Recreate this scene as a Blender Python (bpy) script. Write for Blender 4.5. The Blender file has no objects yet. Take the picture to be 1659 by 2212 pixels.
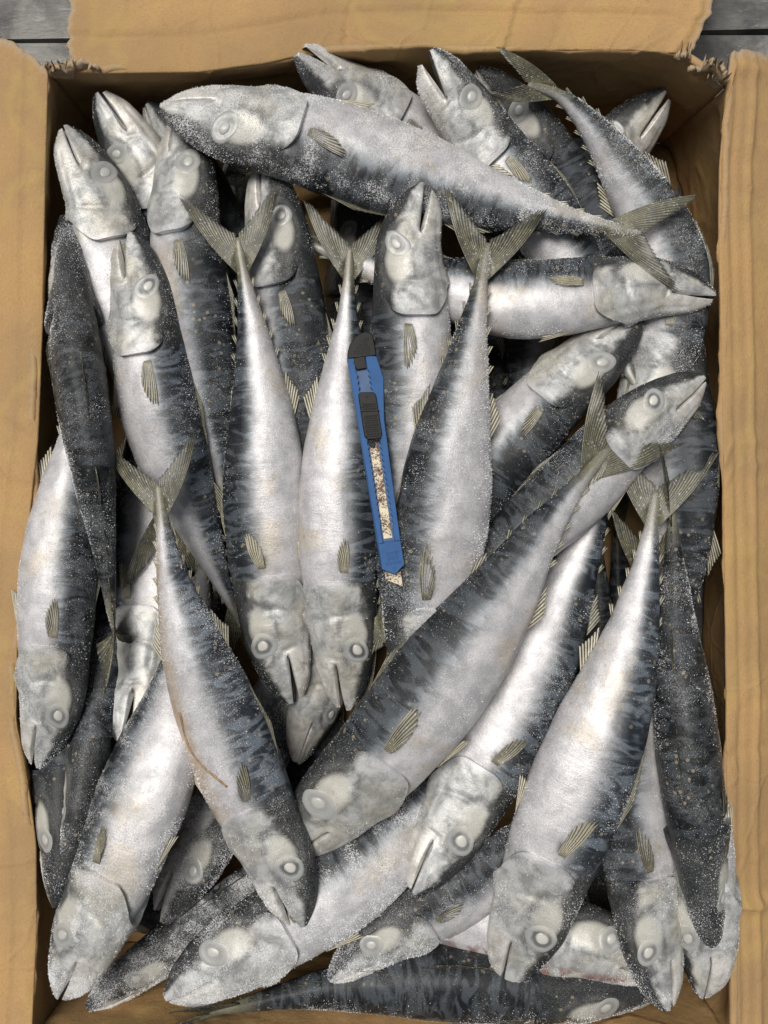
import bpy, bmesh, math, random
import numpy as np
from mathutils import Vector

# ------------------------------------------------------------------ camera, sky, sun, exposure
S = bpy.context.scene
CAM_H = 0.45                 # camera height above the level z = 0 (top of the pile / rim of the box)
MPP = 0.000245               # metres per photo unit (photo read at 1659 x 2212) at z = 0
PW, PH = 1659.0, 2212.0

cam_d = bpy.data.cameras.new('camera')
cam = bpy.data.objects.new('camera', cam_d)
S.collection.objects.link(cam)
cam.location = (0, 0, CAM_H)
cam.rotation_euler = (0, 0, 0)
cam_d.sensor_fit = 'VERTICAL'
cam_d.sensor_height = 24.0
cam_d.lens = 24.0 * CAM_H / (PH * MPP)
cam_d.clip_start = 0.01
cam_d.clip_end = 200
S.camera = cam

SUN_EL, SUN_AZ = 70.0, 318.0   # azimuth measured from +y (top of the picture) clockwise: light from the upper left
W = bpy.data.worlds.new('World'); S.world = W; W.use_nodes = True
wn = W.node_tree.nodes; wl = W.node_tree.links
wn.clear()
sky = wn.new('ShaderNodeTexSky'); sky.sky_type = 'NISHITA'; sky.sun_disc = False
sky.sun_elevation = math.radians(SUN_EL); sky.sun_rotation = math.radians(SUN_AZ)
sky.air_density = 1.0; sky.dust_density = 4.0
hs = wn.new('ShaderNodeHueSaturation'); hs.inputs['Saturation'].default_value = 0.35
bgn = wn.new('ShaderNodeBackground'); bgn.inputs['Strength'].default_value = 0.056
wo = wn.new('ShaderNodeOutputWorld')
wl.new(sky.outputs[0], hs.inputs['Color']); wl.new(hs.outputs[0], bgn.inputs['Color']); wl.new(bgn.outputs[0], wo.inputs[0])

sd = bpy.data.lights.new('sun', 'SUN'); sd.energy = 3.0; sd.angle = math.radians(28); sd.color = (1.0, 0.965, 0.91)
sun = bpy.data.objects.new('sun', sd); S.collection.objects.link(sun)
az, el = math.radians(SUN_AZ), math.radians(SUN_EL)
sdir = Vector((math.sin(az) * math.cos(el), math.cos(az) * math.cos(el), math.sin(el)))
sun.rotation_euler = sdir.to_track_quat('Z', 'Y').to_euler()

S.view_settings.view_transform = 'Standard'
S.view_settings.look = 'None'
S.view_settings.exposure = 0.10
S.view_settings.gamma = 1.0
S.view_settings.use_curve_mapping = False

C = S.collection
rng = np.random.default_rng(7)

# ------------------------------------------------------------------ helpers
def px(p, z=0.0):
    """a photo point on the level z -> world point"""
    k = (CAM_H - z) / CAM_H * MPP
    return np.array([(p[0] - PW / 2) * k, -(p[1] - PH / 2) * k, z])

def mesh_obj(name, verts, faces, mat, parent=None, smooth=True, origin=None, attrs=None, recalc=True):
    verts = np.asarray(verts, dtype=float)
    o3 = np.zeros(3) if origin is None else np.asarray(origin)
    me = bpy.data.meshes.new(name)
    me.from_pydata((verts - o3).tolist(), [], faces if isinstance(faces, list) else faces.tolist())
    if attrs:
        for k, a in attrs.items():
            a = np.asarray(a, dtype=np.float32)
            if a.ndim == 1:
                at = me.attributes.new(k, 'FLOAT', 'POINT'); at.data.foreach_set('value', a)
            else:
                at = me.attributes.new(k, 'FLOAT_VECTOR', 'POINT'); at.data.foreach_set('vector', a.ravel())
    if recalc:
        bm = bmesh.new(); bm.from_mesh(me)
        bmesh.ops.recalc_face_normals(bm, faces=bm.faces)
        bm.to_mesh(me); bm.free()
    if smooth:
        me.polygons.foreach_set('use_smooth', np.ones(len(me.polygons), dtype=bool))
    me.materials.append(mat)
    ob = bpy.data.objects.new(name, me)
    C.objects.link(ob)
    if parent is not None:
        ob.parent = parent
    elif origin is not None:
        ob.location = origin
    return ob

def empty(name, loc):
    o = bpy.data.objects.new(name, None); C.objects.link(o)
    o.empty_display_size = 0.02
    o.location = loc
    return o

def sstep(a, b, x):
    t = np.clip((x - a) / (b - a), 0, 1)
    return t * t * (3 - 2 * t)

def _h(i, j, k, seed):
    n = (i * 374761393 + j * 668265263 + k * 2147483647 + seed * 974711) & 0xffffffff
    n = ((n ^ (n >> 13)) * 1274126177) & 0xffffffff
    return ((n ^ (n >> 16)) & 0xffff) / 65535.0

def vnoise(p, seed=0):
    """value noise, p (n,3) -> (n,) in 0..1"""
    p = np.asarray(p, dtype=float) + 1000.0
    i = np.floor(p).astype(np.int64); f = p - i
    f = f * f * (3 - 2 * f)
    out = 0
    for a in (0, 1):
        for b in (0, 1):
            for c in (0, 1):
                w = (f[:, 0] if a else 1 - f[:, 0]) * (f[:, 1] if b else 1 - f[:, 1]) * (f[:, 2] if c else 1 - f[:, 2])
                out = out + w * _h(i[:, 0] + a, i[:, 1] + b, i[:, 2] + c, seed)
    return out

def fnoise(p, seed=0, octv=3):
    o, a, t = 0, 1.0, 0
    for k in range(octv):
        o = o + a * vnoise(np.asarray(p) * 2 ** k, seed + k); t += a; a *= 0.5
    return o / t

def catmull(pts, n=240):
    pts = np.asarray(pts, dtype=float)
    P = np.vstack([2 * pts[0] - pts[1], pts, 2 * pts[-1] - pts[-2]])
    d = np.maximum(np.linalg.norm(np.diff(P, axis=0), axis=1), 1e-9) ** 0.5
    t = np.concatenate([[0], np.cumsum(d)])
    out = []
    tt = np.linspace(t[1], t[-2], n)
    for x in tt:
        k = min(max(np.searchsorted(t, x, side='right') - 1, 1), len(pts) - 1)
        t0, t1, t2, t3 = t[k - 1:k + 3]; p0, p1, p2, p3 = P[k - 1:k + 3]
        A1 = (t1 - x) / (t1 - t0) * p0 + (x - t0) / (t1 - t0) * p1
        A2 = (t2 - x) / (t2 - t1) * p1 + (x - t1) / (t2 - t1) * p2
        A3 = (t3 - x) / (t3 - t2) * p2 + (x - t2) / (t3 - t2) * p3
        B1 = (t2 - x) / (t2 - t0) * A1 + (x - t0) / (t2 - t0) * A2
        B2 = (t3 - x) / (t3 - t1) * A2 + (x - t1) / (t3 - t1) * A3
        out.append((t2 - x) / (t2 - t1) * B1 + (x - t1) / (t2 - t1) * B2)
    return np.array(out)

# ------------------------------------------------------------------ materials
class NT:
    def __init__(self, name):
        self.m = bpy.data.materials.new(name); self.m.use_nodes = True
        self.t = self.m.node_tree; self.n = self.t.nodes; self.l = self.t.links
        self.n.clear()
        self.out = self.n.new('ShaderNodeOutputMaterial')
        self.b = self.n.new('ShaderNodeBsdfPrincipled')
        self.l.new(self.b.outputs[0], self.out.inputs[0])
    def put(self, sock, v):
        if isinstance(v, bpy.types.NodeSocket): self.l.new(v, sock)
        elif isinstance(v, (tuple, list)) and len(v) == 3 and sock.type == 'RGBA': sock.default_value = (*v, 1)
        else: sock.default_value = v
    def attr(self, name, out='Fac'):
        a = self.n.new('ShaderNodeAttribute'); a.attribute_name = name
        return a.outputs[out]
    def math(self, op, a, b=0.0, clamp=False):
        n = self.n.new('ShaderNodeMath'); n.operation = op; n.use_clamp = clamp
        self.put(n.inputs[0], a); self.put(n.inputs[1], b); return n.outputs[0]
    def ramp(self, x, lo, hi, olo=0.0, ohi=1.0, smooth=True):
        n = self.n.new('ShaderNodeMapRange'); n.interpolation_type = 'SMOOTHSTEP' if smooth else 'LINEAR'
        self.put(n.inputs['Value'], x); self.put(n.inputs['From Min'], lo); self.put(n.inputs['From Max'], hi)
        self.put(n.inputs['To Min'], olo); self.put(n.inputs['To Max'], ohi); return n.outputs[0]
    def mix(self, f, a, b):
        n = self.n.new('ShaderNodeMix'); n.data_type = 'RGBA'
        self.put(n.inputs[0], f); self.put(n.inputs[6], a); self.put(n.inputs[7], b); return n.outputs[2]
    def scale(self, v, s):
        n = self.n.new('ShaderNodeMapping'); self.put(n.inputs['Vector'], v); n.inputs['Scale'].default_value = s
        return n.outputs[0]
    def noise(self, v, scale, detail=3.0, rough=0.55, dist=0.0):
        n = self.n.new('ShaderNodeTexNoise'); self.put(n.inputs['Vector'], v)
        n.inputs['Scale'].default_value = scale; n.inputs['Detail'].default_value = detail
        n.inputs['Roughness'].default_value = rough; n.inputs['Distortion'].default_value = dist
        return n.outputs['Fac']
    def voro(self, v, scale, feature='F1'):
        n = self.n.new('ShaderNodeTexVoronoi'); n.feature = feature; self.put(n.inputs['Vector'], v)
        n.inputs['Scale'].default_value = scale; return n.outputs['Distance']
    def coord(self, which='Object'):
        return self.n.new('ShaderNodeTexCoord').outputs[which]
    def bump(self, h, strength, dist, prev=None):
        n = self.n.new('ShaderNodeBump'); self.put(n.inputs['Height'], h)
        n.inputs['Strength'].default_value = strength; n.inputs['Distance'].default_value = dist
        if prev is not None: self.l.new(prev, n.inputs['Normal'])
        return n.outputs[0]
    def set(self, **kw):
        for k, v in kw.items():
            self.put(self.b.inputs[k.replace('_', ' ')], v)
        return self

def skin_material():
    t = NT('mackerel_skin')
    s, d = t.attr('s'), t.attr('d')
    dark, frost, warm = t.attr('dark'), t.attr('frost'), t.attr('warm')
    rest = t.attr('rest', 'Vector')
    n_lo = t.noise(rest, 9, 3)
    n_mid = t.noise(rest, 30, 4, 0.6)
    n_fine = t.noise(rest, 430, 3, 0.7)
    # tiger bars across the back
    bars = t.noise(t.scale(rest, (40, 13, 13)), 1.0, 2, 0.5, 1.5)
    bars = t.ramp(bars, 0.41, 0.57)
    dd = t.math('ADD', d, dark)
    dd = t.math('ADD', dd, t.math('MULTIPLY', t.math('SUBTRACT', n_lo, 0.5), 0.40))
    dd = t.math('ADD', dd, t.math('MULTIPLY', t.math('SUBTRACT', n_mid, 0.5), 0.13))
    silver = t.mix(t.ramp(n_mid, 0.35, 0.65), (0.575, 0.562, 0.568), (0.43, 0.423, 0.435))
    silver = t.mix(t.ramp(n_lo, 0.52, 0.72, 0, 0.55), silver, (0.50, 0.42, 0.30))
    bluea = t.attr('blue')
    silver = t.mix(t.math('MULTIPLY', warm, t.ramp(n_mid, 0.3, 0.6, 0.4, 1.0)), silver, (0.42, 0.30, 0.18))
    blue = t.mix(bars, (0.200, 0.220, 0.240), (0.090, 0.100, 0.110))
    back = t.mix(bars, (0.036, 0.041, 0.046), (0.008, 0.009, 0.010))
    back = t.mix(bluea, back, t.mix(bars, (0.115, 0.140, 0.168), (0.022, 0.027, 0.035)))
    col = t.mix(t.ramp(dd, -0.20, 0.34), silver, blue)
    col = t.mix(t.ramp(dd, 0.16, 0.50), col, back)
    col = t.mix(t.ramp(s, 0.86, 0.95, 0, 0.8), col, t.mix(n_mid, (0.10, 0.095, 0.055), (0.26, 0.24, 0.17)))
    # head: creamy cheek, dark crown
    headm = t.ramp(s, 0.265, 0.285, 1.0, 0.0)
    hn = t.noise(rest, 30, 5, 0.68, 0.4)
    cheek = t.mix(t.ramp(hn, 0.36, 0.66), (0.54, 0.54, 0.525), (0.27, 0.275, 0.275))
    cheek = t.mix(t.ramp(n_lo, 0.45, 0.68, 0, 0.4), cheek, (0.48, 0.43, 0.30))
    hd = t.math('ADD', dd, t.math('MULTIPLY', t.math('SUBTRACT', hn, 0.5), 0.5))
    headc = t.mix(t.ramp(hd, 0.22, 0.58), cheek, (0.022, 0.024, 0.025))
    headc = t.mix(t.math('MULTIPLY', t.attr('orb'), t.ramp(hn, .35, .6, .3, 1.0)), headc, (0.10, 0.10, 0.095))
    headc = t.mix(t.attr('lid'), headc, (0.53, 0.515, 0.455))
    jawc = t.mix(t.ramp(hn, 0.35, 0.7), (0.66, 0.64, 0.60), (0.38, 0.36, 0.32))
    headc = t.mix(t.attr('jaw'), headc, jawc)
    headc = t.mix(t.ramp(n_fine, .56, .68, 0, .55), headc, (0.13, 0.13, 0.125))
    headc = t.mix(t.attr('gape'), headc, (0.06, 0.045, 0.04))
    col = t.mix(headm, col, headc)
    mul = t.n.new('ShaderNodeMix'); mul.data_type = 'RGBA'; mul.blend_type = 'MULTIPLY'; mul.inputs[0].default_value = 1.0
    t.l.new(col, mul.inputs[6]); g_ = t.ramp(n_fine, .25, .75, .66, 1.24, smooth=False)
    cb = t.n.new('ShaderNodeCombineColor'); [t.l.new(g_, cb.inputs[k]) for k in range(3)]
    t.l.new(cb.outputs[0], mul.inputs[7]); col = mul.outputs[2]
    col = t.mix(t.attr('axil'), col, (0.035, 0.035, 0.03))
    vd = t.voro(rest, 52)
    ringm = t.math('MULTIPLY', t.ramp(vd, .16, .22, 1, 0), t.ramp(n_lo, .45, .60))
    col = t.mix(t.math('MULTIPLY', ringm, .45), col, (0.36, 0.29, 0.19))
    # blood
    bl = t.math('MULTIPLY', t.attr('blood'), t.ramp(n_mid, 0.42, 0.58))
    col = t.mix(bl, col, (0.22, 0.055, 0.035))
    # rime: a thin bloom and fine white grain
    clump = t.ramp(t.noise(rest, 14, 4, .65), 0.36, 0.66)
    bloom = t.math('MULTIPLY', t.math('MULTIPLY', frost, clump), t.ramp(n_fine, .38, .72, .0, .30))
    col = t.mix(t.math('MINIMUM', bloom, .35), col, (0.60, 0.60, 0.60))
    thr = t.math('SUBTRACT', 0.76, t.math('MULTIPLY', t.math('MULTIPLY', frost, t.math('ADD', clump, 0.15)), 0.17))
    grain = t.ramp(t.math('SUBTRACT', n_fine, thr), -0.02, 0.06)
    col = t.mix(t.math('MULTIPLY', grain, 0.62), col, (0.68, 0.68, 0.68))
    wavy = t.noise(t.scale(rest, (150, 40, 40)), 1.0, 2)
    h = t.math('ADD', t.math('MULTIPLY', n_fine, 1.0), t.math('MULTIPLY', grain, 0.6))
    nb = t.bump(wavy, 0.18, 0.0006)
    nb = t.bump(n_mid, 0.16, 0.0018, nb)
    nb = t.bump(h, 0.34, 0.0005, nb)
    sil = t.math('MULTIPLY', t.ramp(dd, .50, -.05), t.math('SUBTRACT', .55, t.math('MULTIPLY', grain, .5), True))
    t.set(Base_Color=col, Roughness=t.ramp(grain, 0, 1, 0.42, 0.75), Normal=nb, Specular_IOR_Level=t.ramp(dd, .0, .5, .40, .16), Metallic=t.math('MULTIPLY', sil, .52))
    t.put(t.b.inputs['Coat Weight'], t.ramp(dd, .0, .5, .06, .02)); t.b.inputs['Coat Roughness'].default_value = .22
    t.b.inputs['Subsurface Weight'].default_value = 0.0
    return t.m

def fin_material():
    t = NT('fin')
    v = t.attr('v'); q = t.attr('q'); rest = t.attr('rest', 'Vector'); tone = t.attr('tone')
    n = t.noise(rest, 60, 3)
    w = t.n.new('ShaderNodeMath'); w.operation = 'SINE'; t.l.new(t.math('MULTIPLY', q, 6.2832), w.inputs[0])
    ray = t.ramp(w.outputs[0], -0.3, 0.8)
    col = t.mix(t.ramp(n, 0.35, 0.65), (0.200, 0.185, 0.108), (0.11, 0.106, 0.078))
    col = t.mix(ray, t.mix(0.7, col, (0.035, 0.035, 0.025)), col)
    col = t.mix(t.math('MULTIPLY', t.ramp(v, 0.55, 1.0), 0.6), col, (0.05, 0.05, 0.045))
    col = t.mix(tone, col, t.mix(ray, (0.10, 0.09, 0.06), (0.58, 0.53, 0.40)))
    g = t.ramp(t.noise(rest, 260, 2), 0.62, 0.70)
    col = t.mix(t.math('MULTIPLY', g, 0.6), col, (0.7, 0.7, 0.68))
    al = t.math('SUBTRACT', 1.0, t.math('MULTIPLY', t.math('SUBTRACT', 1.0, ray), t.ramp(v, .10, .6, 0, .65)))
    t.set(Base_Color=col, Roughness=0.45, Normal=t.bump(n, 0.3, 0.0006), Alpha=al)
    return t.m

def plain(name, col, rough=0.5, metal=0.0, noise_amt=0.0, nscale=300, bump=0.0, spec=.5):
    t = NT(name)
    c = t.coord('Object')
    n = t.noise(c, nscale, 4)
    if noise_amt:
        dk = tuple(x * (1 - noise_amt) for x in col)
        base = t.mix(t.ramp(n, 0.35, 0.65), col, dk)
    else:
        base = col
    t.set(Base_Color=base, Roughness=rough, Metallic=metal, Specular_IOR_Level=spec)
    if bump: t.set(Normal=t.bump(n, 0.5, bump))
    return t.m

def frost_material():
    t = NT('frost_crystals')
    t.set(Base_Color=(0.80, 0.81, 0.82), Roughness=0.35, Specular_IOR_Level=0.6)
    return t.m

def cardboard_material():
    t = NT('kraft_cardboard')
    c = t.coord('Object')
    uv = t.attr('panel', 'Vector')
    big = t.noise(c, 11, 3, 0.55)
    mid = t.noise(c, 45, 4, 0.6)
    fib = t.noise(t.scale(uv, (1.0, 3.5, 1.0)), 420, 3, 0.6)
    col = t.mix(t.ramp(big, 0.38, 0.64), (0.430, 0.265, 0.115), (0.345, 0.222, 0.108))
    col = t.mix(t.ramp(mid, 0.5, 0.72, 0, 0.35), col, (0.50, 0.34, 0.12))
    col = t.mix(t.ramp(fib, 0.55, 0.75, 0, 0.35), col, (0.22, 0.13, 0.06))
    st = t.ramp(t.noise(c, 6.5, 2, 0.5, 0.8), 0.56, 0.68, 0, 0.40)
    col = t.mix(st, col, (0.29, 0.185, 0.085))
    fleck = t.noise(c, 950, 2, .7)
    col = t.mix(t.ramp(fleck, .35, .70, 0, .30), col, (0.26, 0.155, 0.07))
    fl2 = t.ramp(t.noise(c, 300, 3, .7), .66, .74, 0, .5)
    col = t.mix(fl2, col, (0.20, 0.115, 0.05))
    edge = t.ramp(t.math('ABSOLUTE', t.math('SUBTRACT', t.noise(c, 8.0, 3, .55, .6), .5)), .0, .035, .24, 0)
    col = t.mix(edge, col, (0.42, 0.315, 0.10))
    torn = t.attr('torn')
    col = t.mix(torn, col, t.mix(fib, (0.46, 0.36, 0.25), (0.24, 0.17, 0.10)))
    # corrugation telegraphing through the liner
    wv = t.n.new('ShaderNodeTexWave'); wv.inputs['Scale'].default_value = 38; wv.inputs['Distortion'].default_value = 0.6
    wv.inputs['Detail'].default_value = 1
    t.l.new(uv, wv.inputs['Vector'])
    nb = t.bump(wv.outputs['Fac'], 0.02, 0.0010)
    nb = t.bump(mid, 0.5, 0.0028, nb)
    nb = t.bump(fib, 0.45, 0.0006, nb)
    wob = t.n.new('ShaderNodeVectorMath'); wob.operation = 'MULTIPLY_ADD'
    nn_ = t.n.new('ShaderNodeTexNoise'); nn_.inputs['Scale'].default_value = 14; nn_.inputs['Detail'].default_value = 3; t.l.new(c, nn_.inputs['Vector'])
    t.l.new(nn_.outputs['Color'], wob.inputs[0]); wob.inputs[1].default_value = (.05, .05, .05); t.l.new(c, wob.inputs[2])
    ve = t.voro(wob.outputs[0], 20, 'DISTANCE_TO_EDGE')
    wr = t.math('MULTIPLY', t.ramp(ve, 0, .045, 1, 0), t.ramp(t.noise(c, 7, 2), .46, .62))
    nb = t.bump(wr, 0.22, 0.0016, nb)
    nb = t.bump(fleck, 0.25, 0.0004, nb)
    t.set(Base_Color=col, Roughness=0.85, Normal=nb, Specular_IOR_Level=0.25)
    return t.m

def stone_material():
    t = NT('weathered_stone')
    c = t.coord('Object')
    a = t.noise(c, 28, 5, 0.65); b = t.noise(t.scale(c, (1, 3, 1)), 60, 4, 0.7)
    col = t.mix(t.ramp(a, 0.35, 0.65), (0.095, 0.092, 0.092), (0.24, 0.235, 0.22))
    col = t.mix(t.ramp(b, 0.55, 0.75, 0, 0.7), col, (0.38, 0.375, 0.35))
    t.set(Base_Color=col, Roughness=0.9, Normal=t.bump(b, 0.8, 0.003))
    return t.m

def blade_material():
    t = NT('rusty_blade')
    c = t.coord('Object')
    n = t.noise(c, 1100, 5, 0.75); m = t.noise(c, 160, 3)
    r = t.ramp(t.math('ADD', n, t.math('MULTIPLY', m, 0.5)), 0.745, 0.815)
    col = t.mix(t.ramp(m, 0.3, 0.7), (0.56, 0.49, 0.36), (0.44, 0.39, 0.30))
    col = t.mix(r, col, t.mix(t.ramp(m, 0.4, 0.6), (0.075, 0.045, 0.028), (0.12, 0.055, 0.035)))
    t.set(Base_Color=col, Roughness=t.ramp(r, 0, 1, 0.35, 0.85), Metallic=t.ramp(r, 0, 1, 0.25, 0.0), Normal=t.bump(r, 0.4, 0.0002))
    return t.m

M_SKIN = skin_material()
M_FIN = fin_material()
M_FROST = frost_material()
M_CARD = cardboard_material()
M_STONE = stone_material()
M_BLADE = blade_material()
def eye_material():
    t = NT('eye_cloudy')
    c = t.coord('Object'); n = t.noise(c, 350, 4, .65)
    rnd = t.attr('haze')
    r = t.math('ADD', t.attr('r'), t.math('MULTIPLY', t.math('SUBTRACT', n, .5), .30))
    dk = t.mix(rnd, (0.075, 0.075, 0.072), (0.25, 0.25, 0.24))
    col = t.mix(t.ramp(r, .50, .72), dk, (0.30, 0.315, 0.32))
    col = t.mix(t.ramp(r, .70, .95), col, (0.25, 0.25, 0.235))
    milk = t.ramp(t.attr('bk'), .15, .80)
    col = t.mix(t.math('MULTIPLY', milk, t.ramp(n, .3, .6, .5, 1)), col, (0.50, 0.49, 0.44))
    col = t.mix(t.math('MULTIPLY', rnd, t.ramp(n, .3, .65, .55, 1.0)), col, (0.28, 0.28, 0.265))
    t.set(Base_Color=col, Roughness=0.34, Normal=t.bump(n, .35, .0004))
    return t.m
M_EYE = eye_material()
def lens_material():
    t = NT('eye_lens')
    n = t.noise(t.coord('Object'), 450, 3)
    r = t.math('ADD', t.attr('r'), t.math('MULTIPLY', t.math('SUBTRACT', n, .5), .4))
    lc = t.mix(t.ramp(r, .6, 1.0), (0.52, 0.51, 0.47), (0.27, 0.265, 0.25))
    t.set(Base_Color=t.mix(t.attr('haze'), lc, (0.36, 0.36, 0.34)), Roughness=0.35, Normal=t.bump(n, .3, .0003))
    return t.m
M_LENS = lens_material()
M_BLUE = plain('blue_plastic', (0.024, 0.092, 0.245), 0.45, 0, 0.14, 120, 0.0001, .22)
M_BLUE2 = plain('blue_plastic_channel', (0.030, 0.085, 0.20), 0.45, 0, 0.2, 200)
M_BLACK = plain('black_plastic', (0.011, 0.011, 0.010), 0.45, 0, 0.2, 500, 0.0001, .25)
M_SCAR = plain('dried_scar', (0.34, 0.215, 0.115), 0.6, 0, 0.45, 300, 0.0004)

# ------------------------------------------------------------------ box geometry constants
Z_RIM = 0.006
Z_FLOOR = -0.098

# ------------------------------------------------------------------ ground under the box
ground = bpy.data.objects.new('ground', None)
def ground_and_slabs():
    zg = Z_FLOOR - 0.010
    v = [(-3, -3, zg - 0.03), (3, -3, zg - 0.03), (3, 3, zg - 0.03), (-3, 3, zg - 0.03)]
    g = mesh_obj('ground', v, [(0, 1, 2, 3)], M_STONE, smooth=False)
    g['kind'] = 'structure'; g['label'] = 'weathered grey stone paving under the box'
    r = np.random.default_rng(3)
    jy = px((0, 72), zg)[1]           # the joint that shows beside the torn corner
    ys = [jy - 0.40, jy - 0.20, jy, jy + 0.20, jy + 0.40]
    for row in range(-5, 3):
        y0 = jy + row * 0.205 + 0.0022; y1 = y0 + 0.2005
        off = 0.0 if row % 2 else 0.21
        for k in range(-2, 2):
            x0 = k * 0.50 + off + 0.30; x1 = x0 + 0.494
            nx, ny = 7, 4
            gx, gy = np.meshgrid(np.linspace(x0, x1, nx), np.linspace(y0, y1, ny), indexing='ij')
            z = zg + 0.002 * (r.random((nx, ny)) - 0.5) + 0.003 * (r.random() - 0.5)
            z[0, :] -= 0.002; z[-1, :] -= 0.002; z[:, 0] -= 0.003; z[:, -1] -= 0.003
            gy = gy + 0.0016 * (r.random((nx, ny)) - 0.5) * ((np.arange(ny) == 0) | (np.arange(ny) == ny - 1))
            top = np.stack([gx, gy + 0.012 * gx, z], -1).reshape(-1, 3)
            bot = top.copy(); bot[:, 2] = zg - 0.028
            vs = np.vstack([top, bot]); N = nx * ny; f = []
            idx = lambda i, j: i * ny + j
            for i in range(nx - 1):
                for j in range(ny - 1):
                    f.append((idx(i, j), idx(i + 1, j), idx(i + 1, j + 1), idx(i, j + 1)))
            per = [idx(i, 0) for i in range(nx)] + [idx(nx - 1, j) for j in range(1, ny)] + \
                  [idx(i, ny - 1) for i in range(nx - 2, -1, -1)] + [idx(0, j) for j in range(ny - 2, 0, -1)]
            for a, b in zip(per, per[1:] + per[:1]):
                f.append((a, b, b + N, a + N))
            mesh_obj('paving_slab', vs, f, M_STONE, parent=g, smooth=False)
ground_and_slabs()

# ------------------------------------------------------------------ cardboard box
box = empty('cardboard_box', (0, 0, Z_FLOOR - 0.005))
box['label'] = 'open brown cardboard carton with torn corners holding the frozen fish'
box['category'] = 'box'
BOX0 = np.array([0, 0, Z_FLOOR - 0.005])

def panel(name, grid, uv, th=0.0035, amp=0.0, nscale=18.0, seed=0, torn_edge=None, label=None, creases=None, holes=None, ridge=0.0, ends=None):
    """grid (nu,nv,3) of points -> a solid sheet of cardboard, wrinkled by noise; torn_edge: (nu,nv) 0..1 mask"""
    nu, nv, _ = grid.shape
    du = np.gradient(grid, axis=0); dv = np.gradient(grid, axis=1)
    nr = np.cross(du, dv); nr /= np.maximum(np.linalg.norm(nr, axis=-1, keepdims=True), 1e-9)
    flat = grid.reshape(-1, 3)
    nz = fnoise(flat * nscale, seed, 4).reshape(nu, nv) - 0.5
    if ends is not None: nz = nz * ends[:, None]
    g = grid + nr * (nz * amp)[..., None]
    if ridge:
        rn = fnoise(flat * np.array([1.0, 1.0, 1.6]) * 26, seed + 40, 2).reshape(nu, nv)
        g = g + nr * (ridge * np.clip(1 - np.abs(rn - .5) * 14, 0, 1) ** 2)[..., None]
    if creases is not None:
        g = g + nr * creases[..., None]
    top = g.reshape(-1, 3); bot = (g - nr * th).reshape(-1, 3)
    N = nu * nv
    vs = np.vstack([top, bot])
    f = []
    idx = lambda i, j: i * nv + j
    hole = np.zeros((nu - 1, nv - 1), bool) if holes is None else holes
    for i in range(nu - 1):
        for j in range(nv - 1):
            if hole[i, j]: continue
            a, b, c, d = idx(i, j), idx(i + 1, j), idx(i + 1, j + 1), idx(i, j + 1)
            f.append((a, b, c, d)); f.append((a + N, d + N, c + N, b + N))
            if i == 0 or hole[i - 1, j]: f.append((a, d, d + N, a + N))
            if i == nu - 2 or hole[i + 1, j]: f.append((b, b + N, c + N, c))
            if j == 0 or hole[i, j - 1]: f.append((a, a + N, b + N, b))
            if j == nv - 2 or hole[i, j + 1]: f.append((d, c, c + N, d + N))
    torn = np.zeros(N) if torn_edge is None else torn_edge.reshape(-1)
    at = {'panel': np.vstack([uv.reshape(-1, 3)] * 2), 'torn': np.concatenate([torn, np.maximum(torn, 0.5)])}
    o = mesh_obj(name, vs, f, M_CARD, parent=box, origin=BOX0, attrs=at)
    if label: o['label'] = label
    return o

def lerp_poly(pts, axis, n, lo=None, hi=None):
    pts = np.array(pts, float)
    t = np.linspace(pts[0, axis] if lo is None else lo, pts[-1, axis] if hi is None else hi, n)
    other = np.interp(t, pts[:, axis], pts[:, 1 - axis])
    k = np.ones(5) / 5
    other = np.convolve(np.pad(other, 2, mode='edge'), k, 'valid')
    return np.stack([other, t] if axis == 1 else [t, other], -1)

RIM_L = [(104, 152), (98, 400), (92, 700), (82, 950), (58, 1180), (38, 1380), (34, 1560), (58, 1680), (78, 1820), (80, 2000), (68, 2250)]
RIM_R = [(1572, 185), (1556, 350), (1552, 560), (1558, 750), (1562, 1000), (1566, 1400), (1570, 1800), (1582, 2250)]
RIM_T = [(104, 152), (215, 158), (430, 156), (572, 138), (705, 108), (800, 105), (925, 101), (1060, 103), (1140, 109), (1350, 108), (1470, 116), (1572, 185)]
RIM_B = [(68, 2250), (400, 2246), (900, 2250), (1582, 2250)]

def wall(name, rim, axis, base_a, base_b, inward, seed, label, bow=0.0, out=(0, 0)):
    n = 180; m = 40
    r = lerp_poly(rim, axis, n)
    R = np.array([px(p, Z_RIM) for p in r])
    a, b = np.array(base_a), np.array(base_b)
    t = np.linspace(0, 1, n)[:, None]
    B = a + (b - a) * t; B = np.c_[B, np.full(n, Z_FLOOR)]
    g = np.zeros((n, m, 3)); uv = np.zeros((n, m, 3))
    for j in range(m):
        q = j / (m - 1)
        k = sstep(0, 1, q) * 0.5 + q * 0.5
        g[:, j] = R * (1 - q) + B * q
        g[:, j, :2] = R[:, :2] * (1 - k) + B[:, :2] * k
        g[:, j, :2] += (bow * np.sin(np.pi * t) ** .45 * float(sstep(0, .30, q))) * np.array(out)
        uv[:, j, 0] = np.linspace(0, np.linalg.norm(R[-1] - R[0]), n); uv[:, j, 1] = q * 0.118
    if not inward: g = g[::-1]; uv = uv[::-1]
    en = np.sin(np.pi * np.linspace(0, 1, n)) ** .3
    return panel(name, g, uv, amp=0.010, nscale=22, seed=seed, label=label, ridge=.0010, ends=en)

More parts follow.
